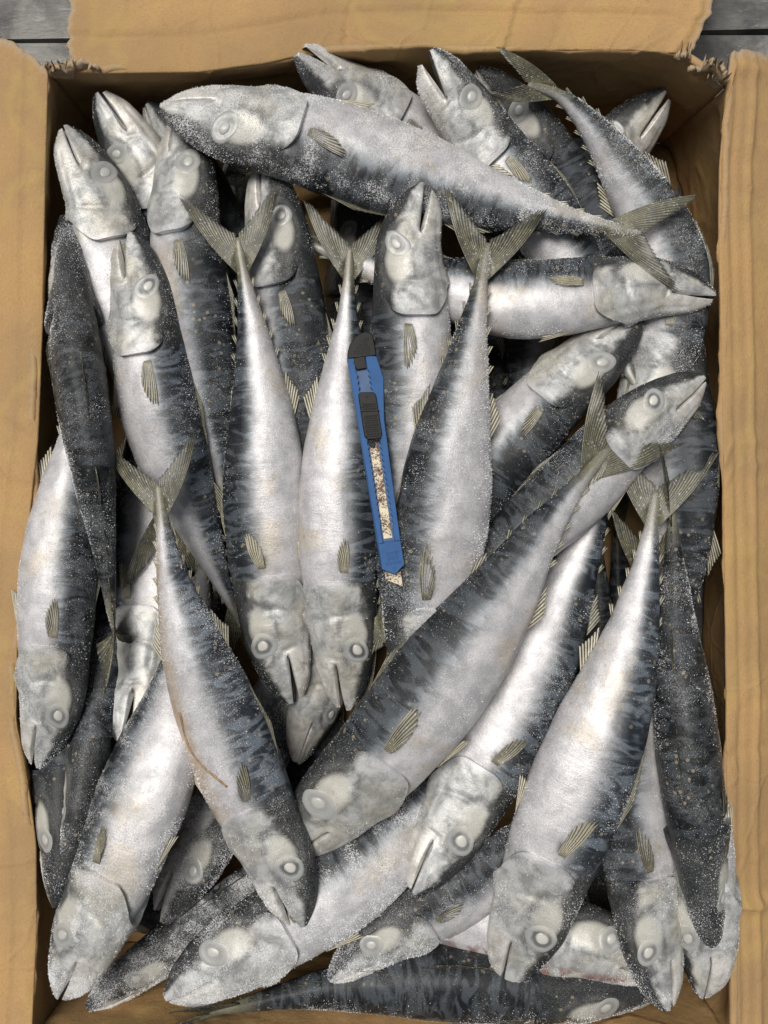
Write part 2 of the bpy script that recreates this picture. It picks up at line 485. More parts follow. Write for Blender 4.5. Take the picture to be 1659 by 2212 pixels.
cTL = px((104, 140), Z_RIM)[:2]; cTR = px((1572, 125), Z_RIM)[:2]
cBL = px((72, 2250), Z_RIM)[:2]; cBR = px((1582, 2250), Z_RIM)[:2]
wall('wall_panel', RIM_L, 1, cTL, cBL, True, 11, 'cardboard side wall bulging outwards, its inner face in shade', .012, (-1, 0))
wall('wall_panel', RIM_R, 1, cTR, cBR, False, 12, 'wrinkled brown side wall beside the flap with a torn end', .026, (1, 0))
wall('wall_panel', RIM_T, 0, cTL, cTR, False, 13, 'shaded end wall under the stained flap', .006, (0, 1))
wall('wall_panel', RIM_B, 0, cBL, cBR, True, 14, 'crumpled end wall of the carton')
gx, gy = np.meshgrid(np.linspace(cTL[0] - 0.01, cTR[0] + 0.01, 12), np.linspace(cBL[1] - 0.004, cTL[1] + 0.004, 16), indexing='ij')
panel('bottom_panel', np.stack([gx, gy, np.full_like(gx, Z_FLOOR)], -1), np.stack([gx, gy, 0 * gx], -1), amp=0.002, seed=5)

def flap(name, rim, axis, out, length, slope, start, end, seed, label, ragged=(0.0, 0.0), crease_at=(), jag=0.0024, amp=0.0045, inset=None):
    """flap hinged on the rim, folded outward; out = unit xy direction; slope in degrees below the level"""
    n = 220; m = 72
    r = lerp_poly(rim, axis, n, start, end)
    R = np.array([px(p, Z_RIM) for p in r])
    o3 = np.array([out[0] * math.cos(math.radians(slope)), out[1] * math.cos(math.radians(slope)), -math.sin(math.radians(slope))])
    along = (R[-1] - R[0]); L = np.linalg.norm(along); along /= L
    g = np.zeros((n, m, 3)); uv = np.zeros((n, m, 3)); torn = np.zeros((n, m)); cr = np.zeros((n, m))
    rr = np.random.default_rng(seed)
    tt = np.linspace(0, L, n)
    qs = np.linspace(0, 1, m) ** 1.25
    e0 = (fnoise(np.c_[np.arange(m) * 0.45, np.zeros(m), np.zeros(m)], seed, 4) - 0.5) * 2 * jag
    e1 = (fnoise(np.c_[np.arange(m) * 0.45, np.zeros(m) + 9, np.zeros(m)], seed + 3, 4) - 0.5) * 2 * jag
    for j in range(m):
        q = qs[j]
        dist = q * length
        roll = 0.004 * (1 - math.exp(-dist / 0.004))     # the rounded fold at the rim
        e_in0 = ragged[0] * dist + e0[j] + (inset[0](dist) if inset and inset[0] else 0)
        e_in1 = ragged[1] * dist + e1[j] + (inset[1](dist) if inset and inset[1] else 0)
        u = e_in0 + (L - e_in0 - e_in1) * np.linspace(0, 1, n)
        base = np.stack([np.interp(u, tt, R[:, k]) for k in range(3)], -1)
        base = base + np.minimum(u, 0)[:, None] * along + np.maximum(u - L, 0)[:, None] * along
        g[:, j] = base + o3 * dist
        g[:, j, 2] += roll * 0.5
        uv[:, j, 0] = u; uv[:, j, 1] = dist
        torn[:2, j] = 0.8; torn[-2:, j] = 0.8
        for (cd, ca, cw) in crease_at:
            cr[:, j] += ca * math.exp(-((dist - cd) / cw) ** 2) * (0.6 + 0.8 * fnoise(np.c_[u * 30, 0 * u + cd * 100, 0 * u], seed + 9, 2))
    cu = np.zeros((n, m)); fr = np.linspace(0, 1, n)[:, None]
    for k in range(7):
        f0 = rr.random(); dr = (rr.random() - .5) * .05; reach = .25 + .75 * rr.random()
        cu += (rr.random() - .35) * .0030 * np.exp(-((fr - f0 - dr * qs[None]) / (.0035 + .004 * rr.random())) ** 2) * sstep(reach, reach * .5, qs)[None]
    if np.cross(g[-1, 0] - g[0, 0], g[0, -1] - g[0, 0])[2] < 0:
        g = g[::-1]; uv = uv[::-1]; cr = cr[::-1]; cu = cu[::-1]; torn = torn[::-1]
    return panel(name, g, uv, amp=amp, nscale=16, seed=seed, torn_edge=torn, label=label, creases=cr + cu, ridge=.0005)

flap('flap', RIM_T, 0, (0, 1), 0.15, 8, 150, 1500, 21, 'broad end flap with ochre stains, folded outwards', ragged=(-0.05, -0.40),
     crease_at=((0.020, -0.0018, 0.002), (0.052, 0.0016, 0.003)), inset=(lambda d: 0.004 * math.exp(-d / 0.004), lambda d: 0.002 + 0.004 * math.exp(-d / 0.006)))
flap('flap', RIM_L, 1, (-1, 0), 0.13, 10, 150, 2290, 22, 'bright side flap over the bulging wall, its end torn', ragged=(-0.55, 0.0),
     crease_at=((0.014, 0.0012, 0.002),), inset=(lambda d: -0.004 + 0.006 * math.exp(-d / 0.006), None))
flap('flap', RIM_R, 1, (1, 0), 0.13, 24, 188, 2290, 23, 'darker wrinkled side flap with a ragged torn end', ragged=(-0.05, 0.0),
     crease_at=((0.019, 0.0016, 0.002), (0.008, -0.001, 0.002)), inset=(lambda d: -0.018 * sstep(0.0, 0.006, d) - 0.003, None), amp=0.006)

def scrap(pts, seed, amp, label, n=16, zoff=0.0):
    """a crumpled torn tongue of cardboard; pts = 4 corners as (photo x, photo y, z)"""
    P = [px(p[:2], p[2]) for p in pts]
    g = np.zeros((n, n, 3)); uv = np.zeros((n, n, 3)); rr = np.random.default_rng(seed)
    j0 = (rr.random(n) - 0.5) * 0.004
    for i in range(n):
        for j in range(n):
            a, b = i / (n - 1), j / (n - 1)
            p = P[0] * (1 - a) * (1 - b) + P[1] * a * (1 - b) + P[2] * a * b + P[3] * (1 - a) * b
            if j == n - 1: p = p + (P[3] - P[0]) / np.linalg.norm(P[3] - P[0]) * j0[i]
            g[i, j] = p; uv[i, j] = (a * 0.02, b * 0.02, 0)
    torn = np.zeros((n, n)); torn[:, -4:] = 0.9; torn[:2] = 0.7; torn[-2:] = 0.7
    if np.cross(g[-1, 0] - g[0, 0], g[0, -1] - g[0, 0])[2] < 0: g = g[::-1]; uv = uv[::-1]; torn = torn[::-1]
    return panel('torn_scrap', g, uv, th=0.0022, amp=amp, nscale=130, seed=seed, torn_edge=torn, label=label)

scrap([(100, 158, .002), (160, 162, .0), (160, 128, .012), (112, 142, .010)], 31, 0.010, 'frayed paper at the torn box corner')
scrap([(150, 162, .0), (222, 164, .001), (214, 150, .008), (152, 132, .011)], 32, 0.010, 'frayed strip hanging under the end flap')
scrap([(92, 160, .003), (112, 168, .0), (118, 146, .008), (98, 138, .010)], 36, 0.008, None)
scrap([(1508, 158, .002), (1560, 172, .002), (1548, 132, .016), (1488, 128, .014)], 33, 0.012, 'crumpled tongue torn from the box corner')
scrap([(1535, 150, .004), (1566, 178, .002), (1578, 168, .012), (1556, 132, .016)], 34, 0.009, None)
scrap([(1455, 118, .002), (1500, 128, .002), (1492, 108, .010), (1462, 106, .009)], 35, 0.008, None)
scrap([(1524, 176, -.002), (1568, 182, .0), (1562, 168, .008), (1530, 160, .008)], 37, 0.009, None)

# ------------------------------------------------------------------ the mackerel: shape
def _table(ctrl, n=800, sig=0.012):
    ctrl = np.array(ctrl); x = np.linspace(-0.06, 1.06, n)
    y = np.interp(x, ctrl[:, 0], ctrl[:, 1])
    k = int(sig / (x[1] - x[0]) * 3); w = np.exp(-0.5 * (np.arange(-k, k + 1) / (k / 3)) ** 2); w /= w.sum()
    ys = np.convolve(np.pad(y, k, mode='edge'), w, 'valid')
    return x, ys
T_UP = _table([(-.06, .004), (-.005, .006), (0, .012), (.02, .029), (.05, .044), (.09, .057), (.13, .066), (.18, .074), (.25, .082), (.34, .089), (.44, .091), (.54, .084), (.64, .068), (.74, .046), (.84, .025), (.91, .0135), (.94, .0115), (.965, .0095), (.99, .004), (1.06, .003)], sig=.007)
T_LO = _table([(-.06, .004), (-.005, .008), (0, .014), (.02, .029), (.05, .045), (.09, .058), (.14, .070), (.20, .080), (.27, .089), (.35, .095), (.44, .097), (.54, .088), (.64, .068), (.74, .045), (.84, .0245), (.91, .0135), (.94, .0115), (.965, .0095), (.99, .004), (1.06, .003)], sig=.007)
T_WD = _table([(-.06, .004), (0, .010), (.02, .020), (.05, .029), (.09, .037), (.14, .044), (.20, .052), (.27, .058), (.34, .062), (.43, .064), (.53, .060), (.63, .049), (.73, .035), (.83, .022), (.91, .0125), (.95, .008), (.975, .004), (.99, .0015), (1.06, .001)], sig=.007)
def tab(T, s): return np.interp(s, T[0], T[1])

S_G = 0.283
def op_edge(c):
    e = S_G - 0.028 * np.clip((c - 0.10) / 0.5, 0, 1.2) ** 2 - 0.075 * np.clip((-c - 0.45) / 0.55, 0, 1) ** 2
    return e
def mouth_line(s): return np.interp(s, [0, .03, .11, .17], [-.003, -.011, -.032, -.052])

HEAD_U = 0.268 * np.linspace(0, 1, 60) ** 1.2
U_RINGS = np.concatenate([HEAD_U, [.2735, .2775, .2805, .2825, .2829, .2834, .2846, .2875, .291], np.linspace(.297, .988, 62)])
NT_ = 64
TH = np.linspace(0, 2 * math.pi, NT_, endpoint=False)

def surf(u, th, F):
    """body surface in units of the fish's length: (s, y lateral, z dorsal)"""
    c, sn = np.cos(th), np.sin(th)
    dlt = op_edge(c) - S_G
    b = np.where(u < S_G, (u / S_G) ** 2, np.clip(1 - (u - S_G) / .22, 0, 1) ** 2)
    s = u + dlt * b
    hu = tab(T_UP, s) * F['deep']; lo = tab(T_LO, s) * F['deep']; w = tab(T_WD, s) * F['fat']
    full = 1 + .09 * sstep(.0, .04, s) * sstep(.26, .12, s)
    hu = hu * full; lo = lo * full
    h = np.where(c > 0, hu, lo)
    y = w * np.sign(sn) * np.abs(sn) ** 0.88
    z = h * np.sign(c) * np.abs(c) ** 0.96
    # relief: operculum step, preopercle groove, cheek, orbit
    m = sstep(.62, .40, c)
    lift = np.where(u <= S_G, .0085 * sstep(.20, .277, u), -.0060 * np.exp(-np.clip(u - S_G, 0, 1) / .014)) * m
    lift = lift - .0038 * np.exp(-((s - (.212 - .03 * np.clip(-c - .2, 0, 1))) / .0050) ** 2) * sstep(.25, .05, c) * sstep(-.85, -.6, c)
    lift = lift + .0040 * np.exp(-((s - .175) / .035) ** 2 - ((c + .25) / .4) ** 2)
    de = np.sqrt(((s - .137) / .040) ** 2 + ((c - .38) / .50) ** 2)
    lift = lift + .0018 * np.exp(-((de - 1.0) / .22) ** 2) - .0022 * np.exp(-(de / .80) ** 2)
    # maxilla plate, opercular sutures, gill-ray folds of the throat
    def groove(s0, c0, s1, c1, wdt, dep):
        ax_, ay_ = (s1 - s0), (c1 - c0) * .07
        t_ = np.clip(((s - s0) * ax_ + (c - c0) * .07 * ay_) / (ax_ * ax_ + ay_ * ay_), 0, 1)
        dd_ = np.hypot(s - s0 - t_ * ax_, (c - c0) * .07 - t_ * ay_)
        return -dep * np.exp(-(dd_ / wdt) ** 2)
    lift = lift + groove(.035, .05, .118, -.22, .0032, .0030) + groove(.118, -.22, .122, -.52, .0032, .0034)
    lift = lift + groove(.222, .16, .268, -.42, .0032, .0026) + groove(.150, -.66, .262, -.70, .0034, .0030) + groove(.060, -.80, .230, -.90, .0036, .0024)
    lift = lift + groove(.028, .42, .040, .30, .0040, .0030)
    r = np.sqrt(y * y + z * z) + 1e-6
    # frozen dents and lumps
    q = np.stack([s * 9 + F['seed'] * 3.1, y * 24, z * 24], -1).reshape(-1, 3)
    lump = (fnoise(q, F['iseed'], 3).reshape(np.shape(s)) - 0.5) * 0.0075 * sstep(.0, .1, s) * sstep(1.0, .8, s)
    g = (lift + lump) / r
    y2, z2 = y * (1 + g), z * (1 + g)
    return s, y2, z2, c

class Fish: pass

def fish_frame(F, zc):
    """spine with heights zc(s) -> dense frames"""
    p2 = F['sp2']
    n = len(p2)
    s = np.linspace(0, 1, n)
    z = zc(s)
    k = (CAM_H - z) / CAM_H * MPP
    P = np.stack([(p2[:, 0] - PW / 2) * k, -(p2[:, 1] - PH / 2) * k, z], -1)
    d = np.concatenate([[0], np.cumsum(np.linalg.norm(np.diff(P, axis=0), axis=1))])
    L = d[-1]
    ss = np.linspace(0, 1, n)
    P = np.stack([np.interp(ss * L, d, P[:, i]) for i in range(3)], -1)
    T = np.gradient(P, axis=0); T /= np.linalg.norm(T, axis=1, keepdims=True)
    for _ in range(2):
        T = np.stack([np.convolve(np.pad(T[:, i], 6, mode='edge'), np.ones(13) / 13, 'valid') for i in range(3)], -1)
    T /= np.linalg.norm(T, axis=1, keepdims=True)
    up = np.array([0, 0, 1.0])
    U = up - T * (T @ up)[:, None]; U /= np.linalg.norm(U, axis=1, keepdims=True)
    D = np.cross(U, T)
    hint = np.array([F['back'][0], -F['back'][1], 0.0])
    if (D[n // 3] @ hint) < 0: D = -D
    ro = np.radians(np.interp(ss, [0, .5, 1], [F['roll'], F['roll'], F['roll'] * F['untwist']]))[:, None]
    A = U * np.cos(ro) - D * np.sin(ro)
    B = D * np.cos(ro) + U * np.sin(ro)
    F['L'] = L; F['fr'] = (ss, P, T, A, B)

def warp(F, s, y, z):
    ss, P, T, A, B = F['fr']; L = F['L']
    s = np.asarray(s, float); sc = np.clip(s, 0, 1)
    it = lambda X: np.stack([np.interp(sc, ss, X[:, i]) for i in range(3)], -1)
    p, t, a, b = it(P), it(T), it(A), it(B)
    # beyond the ends continue straight
    return p + t * ((s - sc) * L)[..., None] + a * (np.asarray(y) * L)[..., None] + b * (np.asarray(z) * L)[..., None]

# ------------------------------------------------------------------ the mackerel: parts
CL, CR = 19, NT_ - 19            # mesh columns of the gape on either flank
S_C = .108                        # corner of the mouth
def build_body(F, root, o0):
    nu = len(U_RINGS)
    UU, TT = np.meshgrid(U_RINGS, TH, indexing='ij')
    TT = TT.copy()
    front = U_RINGS < S_C
    tm = TH[CL]
    for col, a in ((CL - 1, tm - .035), (CL + 1, tm + .035), (CR - 1, 2 * math.pi - tm - .035), (CR + 1, 2 * math.pi - tm + .035)):
        TT[front, col] = a
    for col, a in ((CL - 2, tm - .11), (CL + 2, tm + .11), (CR - 2, 2 * math.pi - tm - .11), (CR + 2, 2 * math.pi - tm + .11)):
        TT[front, col] = a
    s, y, z, c = surf(UU, TT, F)
    # lips: thin rims, the skin between them folded back to the corner of the mouth
    wc = float(tab(T_WD, S_C)) * F['fat']
    zc_ = -float(tab(T_LO, S_C)) * F['deep'] * .33
    for col, sg in ((CL, 1), (CR, -1)):
        k = sstep(S_C, S_C - .02, s[:, col])
        s[:, col] = s[:, col] * (1 - k) + (S_C - .004) * k
        y[:, col] = y[:, col] * (1 - k) + sg * wc * .45 * k
        z[:, col] = z[:, col] * (1 - k) + zc_ * k
    lipk = sstep(S_C + .004, S_C - .012, U_RINGS)[:, None]
    for col in (CL - 2, CL + 2, CR - 2, CR + 2):
        y[:, col] *= 1 + .05 * lipk[:, 0]
    ang = math.radians(F['mouth'])
    low = np.zeros(NT_, bool); low[CL + 1:CR] = True
    turn = sstep(.150, .100, s) * low[None]
    hs_, hz_ = .132, -.045 * F['deep']
    a_ = ang * turn
    ds, dz = s - hs_, z - hz_
    s2 = hs_ + ds * np.cos(a_) + dz * np.sin(a_)
    z2 = hz_ + ds * np.sin(a_) + dz * np.cos(a_)
    # the lower jaw is a little shorter in the closed mouth, its chin rounded
    s2 = s2 + low[None] * .004 * sstep(.06, 0, s)
    V = warp(F, s2.ravel(), y.ravel(), z2.ravel())
    sv, yv, zv, cv = s.ravel(), y.ravel(), z.ravel(), c.ravel()
    i, j = np.meshgrid(np.arange(nu - 1), np.arange(NT_), indexing='ij')
    a = i * NT_ + j; b = (i + 1) * NT_ + j; c2 = (i + 1) * NT_ + (j + 1) % NT_; d2 = i * NT_ + (j + 1) % NT_
    quads = np.stack([a, b, c2, d2], -1).reshape(-1, 4)
    f = quads.tolist()
    f.append((list(range(CR + 1, NT_)) + list(range(0, CL)))[::-1]); f.append(list(range(CL + 1, CR))[::-1])
    f.append([(nu - 1) * NT_ + k for k in range(NT_)])
    allV, S_, D_, Y_, Z_ = V, sv, cv, yv, zv
    jaw = (turn * sstep(.14, .10, s)).ravel()
    inm = np.zeros((nu, NT_)); inm[:, [CL, CR]] = (U_RINGS < S_C)[:, None]
    inm = inm.ravel()
    dl = np.sqrt(((S_ - .166) / .052) ** 2 + ((D_ - .33) / .36) ** 2)
    lid = sstep(1.10, .70, dl) * .85
    orb = np.exp(-((dl - 1.28) / .20) ** 2) * .75
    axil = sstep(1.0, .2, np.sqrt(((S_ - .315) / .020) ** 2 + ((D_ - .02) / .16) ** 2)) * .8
    blood = np.zeros(len(S_))
    if F['blood']:
        blood = np.maximum(sstep(.05, .01, np.abs(S_ - .29)) * sstep(.3, -.2, D_), sstep(.25, .0, np.abs(D_ + .75)) * sstep(.6, .4, S_) * .7)
    n = len(S_)
    at = dict(s=S_, d=D_, dark=np.full(n, F['dark']), frost=np.full(n, F['frost']), blue=np.full(n, F['blue']), warm=np.full(n, F['warm']) * sstep(-.3, -.8, D_),
              lid=lid * (1 - jaw), jaw=jaw, gape=inm, orb=orb * (1 - jaw), axil=axil, blood=blood,
              rest=np.stack([S_ + F['seed'] * 7.3, Y_ + F['seed'] * 3.7, Z_ + F['seed']], -1))
    o = mesh_obj('body', allV, f, M_SKIN, parent=root, origin=o0, attrs=at)
    jj = quads[:, 0] % NT_
    ok = ~(np.isin(jj, [CL - 1, CL, CR - 1, CR]) & (sv[quads[:, 1]] < S_C + .02))
    F['V'], F['quads'], F['sv'], F['cv'] = V, quads[ok], sv, cv
    return o

def fan(name, F, root, o0, base, edge, rays, m, rs, nrm=(0, 1, 0), tone=0.0, ridge=.0011, th=.0011, bow=(0, 0, 0), jag=.10, curl=0.0):
    """a fin: rays run from base curve to edge curve (both in fish units)"""
    base = np.array(base, float); edge = np.array(edge, float)
    nc = rays * 2 + 1
    t = np.linspace(0, 1, nc)
    ip = lambda P: np.stack([np.interp(t, np.linspace(0, 1, len(P)), P[:, k]) for k in range(3)], -1)
    Bs, Es = ip(base), ip(edge)
    ln = np.where(np.arange(nc) % 2 == 0, 1 - jag * .45 * rs.random(nc), 1 - jag * (.5 + .9 * rs.random(nc)))
    v = np.linspace(0, 1, m)
    nrm = np.array(nrm, float); nrm /= np.linalg.norm(nrm)
    bow = np.array(bow, float)
    G = Bs[:, None] + (Es - Bs)[:, None] * (v[None, :, None] * ln[:, None, None])
    G = G + bow * (np.sin(math.pi * v) [None, :, None]) * (1 - t)[:, None, None]
    sgn = np.where(np.arange(nc) % 2 == 0, 1, -1)[:, None, None]
    G = G + nrm * sgn * ridge * .5 * sstep(0, .3, v)[None, :, None]
    G = G + nrm * (curl * v ** 2)[None, :, None]
    wob = fnoise(np.c_[np.repeat(t * 3, m), np.tile(v * 2, nc), np.full(nc * m, F['seed'] * 9)], F['iseed'] + 5, 2).reshape(nc, m) - .5
    G = G + nrm * (wob * .010 * v[None, :])[..., None]
    thick = th * (1 - .6 * v)[None, :, None]
    up, dn = (G + nrm * thick * .5).reshape(-1, 3), (G - nrm * thick * .5).reshape(-1, 3)
    Lc = np.vstack([up, dn]); N = nc * m
    f = []
    for i in range(nc - 1):
        for j in range(m - 1):
            a, b, c, d = i * m + j, (i + 1) * m + j, (i + 1) * m + j + 1, i * m + j + 1
            f.append((a, b, c, d)); f.append((a + N, d + N, c + N, b + N))
    for i in range(nc - 1):
        f.append((i * m, i * m + N, (i + 1) * m + N, (i + 1) * m))
        f.append((i * m + m - 1, (i + 1) * m + m - 1, (i + 1) * m + m - 1 + N, i * m + m - 1 + N))
    for j in range(m - 1):
        f.append((j, j + 1, j + 1 + N, j + N))
        e = (nc - 1) * m
        f.append((e + j, e + j + N, e + j + 1 + N, e + j + 1))
    W_ = warp(F, Lc[:, 0], Lc[:, 1], Lc[:, 2])
    vv = np.tile(v, nc); qq = np.repeat(t * rays, m)
    at = dict(v=np.concatenate([vv, vv]), q=np.concatenate([qq, qq]), tone=np.full(2 * N, tone), rest=Lc + F['seed'] * 5.1)
    return mesh_obj(name, W_, f, M_FIN, parent=root, origin=o0, attrs=at, recalc=True)

def eye_patch(name, F, parent, o0, side, rad, prof, mat, nr=14, na=30, squash=1.0):
    """a disc that follows the head's own surface, raised by the profile prof (radius -> height, fish lengths)"""
    th0 = math.acos(.40); u0 = .139
    if side < 0: th0 = 2 * math.pi - th0
    q = np.concatenate([[0], np.repeat(np.arange(1, nr + 1) / nr, na)])
    a = np.concatenate([[0], np.tile(np.arange(na) * 2 * math.pi / na, nr)])
    wob = 1 + .05 * np.sin(2 * a + F['seed'] * 9) + .03 * np.sin(3 * a + F['seed'] * 5)
    u = u0 + q * wob * rad * np.cos(a); th = th0 + q * wob * rad * squash * np.sin(a) / .060
    s_, y_, z_, _ = surf(u, th, F)
    P = warp(F, s_, y_, z_)
    e = .004
    s1, y1, z1, _ = surf(u + e, th, F); s2, y2, z2, _ = surf(u, th + e / .06, F)
    s3, y3, z3, _ = surf(u - e, th, F); s4, y4, z4, _ = surf(u, th - e / .06, F)
    n = np.cross(warp(F, s1, y1, z1) - warp(F, s3, y3, z3), warp(F, s2, y2, z2) - warp(F, s4, y4, z4))
    n /= np.linalg.norm(n, axis=1, keepdims=True)
    ax = warp(F, s_, 0 * s_, 0 * s_)
    n[np.sum(n * (P - ax), 1) < 0] *= -1
    n = .5 * n + .5 * n[:1]
    P = P + n * (np.interp(q, prof[0], prof[1]) * F['L'])[:, None]
    f = [(0, 1 + k, 1 + (k + 1) % na) for k in range(na)]
    for i in range(nr - 1):
        for k in range(na):
            x = 1 + i * na + k; y = 1 + i * na + (k + 1) % na
            f.append((x, x + na, y + na, y))
    back = P[1 + (nr - 1) * na:] - n[1 + (nr - 1) * na:] * .003 * F['L']
    V = np.vstack([P, back]); b0 = 1 + (nr - 1) * na; b1 = len(P)
    for k in range(na):
        f.append((b0 + k, b1 + k, b1 + (k + 1) % na, b0 + (k + 1) % na))
    f.append([b1 + k for k in range(na)])
    qq = np.concatenate([q, np.ones(na)]); bk = np.concatenate([q * np.cos(a), np.zeros(na)])
    return mesh_obj(name, V, f, mat, parent=parent, origin=o0, attrs=dict(r=qq, bk=bk, haze=np.full(len(V), F['haze'])))

def build_eye(F, root, o0, side):
    R = .0290 * F['eye'] * (.92 + .16 * ((F['iseed'] * .37) % 1))
    eye = eye_patch('eye', F, root, o0, side, R, ([0, .40, .55, .72, .88, 1.0], [.0006, .0006, .0008, .0012, .0006, -.0010]), M_EYE)
    ql = np.linspace(0, 1, 9)
    eye_patch('pupil', F, eye, o0, side, R * .42, (ql, -.0006 + .0040 * np.sqrt(np.maximum(0, 1 - ql ** 2))), M_LENS, nr=8, na=20)
    return eye

def build_frost(F, root, o0, count, rs):
    V, Q, cv, sv = F['V'], F['quads'], F['cv'], F['sv']
    a, b, c, d = V[Q[:, 0]], V[Q[:, 1]], V[Q[:, 2]], V[Q[:, 3]]
    nr = np.cross(c - a, d - b); area = np.linalg.norm(nr, axis=1); nr /= np.maximum(area, 1e-12)[:, None]
    ctr = (a + b + c + d) / 4
    ax = warp(F, sv[Q[:, 0]], 0 * sv[Q[:, 0]], 0 * sv[Q[:, 0]])
    flip = np.sum(nr * (ctr - ax), 1) < 0
    nr[flip] *= -1
    cl = fnoise(np.c_[ctr * 55], F['iseed'] + 17, 3)
    w = area * np.clip((cl - .36) * 4.5, .10, 1.7) ** 2 * np.clip(nr[:, 2] + .35, 0, 1)
    w *= 1 + .9 * sstep(.25, .05, sv[Q[:, 0]]) - .35 * sstep(.2, .6, cv[Q[:, 0]])
    w /= w.sum()
    k = rs.choice(len(Q), size=count, p=w)
    u, v = rs.random(count)[:, None], rs.random(count)[:, None]
    p = a[k] * (1 - u) * (1 - v) + b[k] * u * (1 - v) + c[k] * u * v + d[k] * (1 - u) * v
    size = (.00006 + .00019 * rs.random(count) ** 4)[:, None]
    n = nr[k]
    r1 = rs.normal(size=(count, 3)); e1 = np.cross(n, r1); e1 /= np.linalg.norm(e1, axis=1, keepdims=True)
    e2 = np.cross(n, e1)
    lean = (e1 * (rs.random((count, 1)) - .5) + e2 * (rs.random((count, 1)) - .5)) * 1.2
    base = p - n * size * .25
    v0 = base + e1 * size; v1 = base - e1 * size * .5 + e2 * size * .87; v2 = base - e1 * size * .5 - e2 * size * .87
    v3 = base + (n + lean) * size * (1.3 + 1.6 * rs.random((count, 1))) * (1.5 if F['frost'] > .8 else 1.0)
    vs = np.stack([v0, v1, v2, v3], 1).reshape(-1, 3)
    i = np.arange(count)[:, None] * 4
    f = np.concatenate([i + [0, 1, 3], i + [1, 2, 3], i + [2, 0, 3]], 1).reshape(-1, 3)
    o = mesh_obj('frost', vs, f, M_FROST, parent=root, origin=o0, smooth=False, recalc=False)
    o['kind'] = 'stuff'
    return o

def build_fish(F):
    rs = np.random.default_rng(F['iseed'] + 100)
    ss, P, T, A, B = F['fr']
    o0 = P[len(P) // 2].copy(); o0[2] -= .06 * F['L'] * F['fat']
    root = empty('mackerel', o0)
    root['label'] = F['label']; root['category'] = 'fish'; root['group'] = 'frozen mackerel piled in the carton'
    body = build_body(F, root, o0)
    dp, ft = F['deep'], F['fat']
    build_eye(F, root, o0, 1)
    if abs(F['roll']) > 32: build_eye(F, root, o0, -1)
    up = lambda s: float(tab(T_UP, s)) * dp
    lo = lambda s: -float(tab(T_LO, s)) * dp
    wd = lambda s: float(tab(T_WD, s)) * ft
    # tail fin: two forked lobes
    sp = F['spread']
    for sg in (1, -1):
        base = [(.915, 0, sg * .0105), (.945, 0, sg * .0100), (.972, 0, sg * .0015)]
        edge = [(1.085, 0, sg * .100 * sp), (1.078, 0, sg * .086 * sp), (1.055, 0, sg * .062 * sp), (1.030, 0, sg * .038 * sp), (1.008, 0, sg * .017 * sp), (.998, 0, sg * .003)]
        fan('tail_fin', F, root, o0, base, edge, 13, 9, rs, ridge=.0016, th=.0030, bow=(0.0, 0, sg * .010), jag=.10, tone=F['fin_tone'], curl=F['curl'] * sg)
    # pectoral fins
    for side in ((1, -1) if abs(F['roll']) > 25 and not F.get('flat') else (1,)):
        pa = math.radians(F['pect'] + rs.uniform(-13, 13))
        u0 = .300
        zz = .006
        yb = side * (wd(.30) * .985 + .0005)
        b0, b1 = (u0, yb, zz + .008), (u0 + .002, yb, zz - .008)
        ln = .108 * F['pl'] * rs.uniform(.72, 1.05)
        dirv = lambda da: (math.cos(pa + da), math.sin(pa + da))
        e = []
        for da, l in ((.20, .96), (.12, 1.0), (.02, .90), (-.10, .72), (-.22, .54), (-.32, .38)):
            c_, s_ = dirv(da)
            e.append((u0 + c_ * ln * l, side * (wd(.36) + .003 + .006 * (1 - l)), zz + s_ * ln * l))
        fan('pectoral_fin', F, root, o0, [b0, b1], e, 8, 9, rs, ridge=.0022, th=.0008, tone=rs.uniform(.15, .55), jag=.22, nrm=(0, side, .15), bow=(0, 0, .004))
    # pelvic fins
    e = [(.330 + .070, .008, lo(.36) * 1.06 - .010), (.330 + .062, .010, lo(.36) * 1.0), (.330 + .045, .010, lo(.35) * .96)]
    fan('pelvic_fin', F, root, o0, [(.322, .012, lo(.32) * .99), (.336, .012, lo(.33) * .99)], e, 6, 7, rs, tone=.75, th=.002, nrm=(0, 1, -.4))
    # first dorsal fin, folded back in its groove
    dh = F['dorsal']
    fan('dorsal_fin', F, root, o0, [(.355, 0, up(.355) * .99), (.42, 0, up(.42) * .99), (.50, 0, up(.5) * .99)],
        [(.43, 0, up(.43) + .030 * dh), (.48, 0, up(.48) + .018 * dh), (.53, 0, up(.53) + .006 * dh)], 9, 6, rs, tone=.15, th=.002)
    fan('second_dorsal_fin', F, root, o0, [(.605, 0, up(.605) * .98), (.64, 0, up(.64) * .98), (.675, 0, up(.675) * .98)],
        [(.655, 0, up(.655) + .024), (.675, 0, up(.675) + .014), (.705, 0, up(.705) + .008)], 7, 6, rs, tone=.35, th=.002)
    fan('anal_fin', F, root, o0, [(.615, 0, lo(.615) * .98), (.65, 0, lo(.65) * .98), (.685, 0, lo(.685) * .98)],
        [(.665, 0, lo(.665) - .026), (.685, 0, lo(.685) - .015), (.715, 0, lo(.715) - .008)], 7, 6, rs, tone=.8, th=.002)
    for k in range(5):
        q = .735 + k * .037
        for sg, fn in ((1, up), (-1, lo)):
            fan('finlet', F, root, o0, [(q, 0, fn(q) * .97), (q + .013, 0, fn(q + .013) * .97)],
                [(q + .024, 0, fn(q + .024) + sg * (.013 - .001 * k)), (q + .025, 0, fn(q + .025) + sg * .003)], 2, 4, rs, tone=.25 if sg > 0 else .7, th=.0022, jag=.2)
    if F['frost'] > 0:
        build_frost(F, root, o0, int(F['crys'] * F['frost']), rs)
    F['root'], F['o0'] = root, o0
    return root

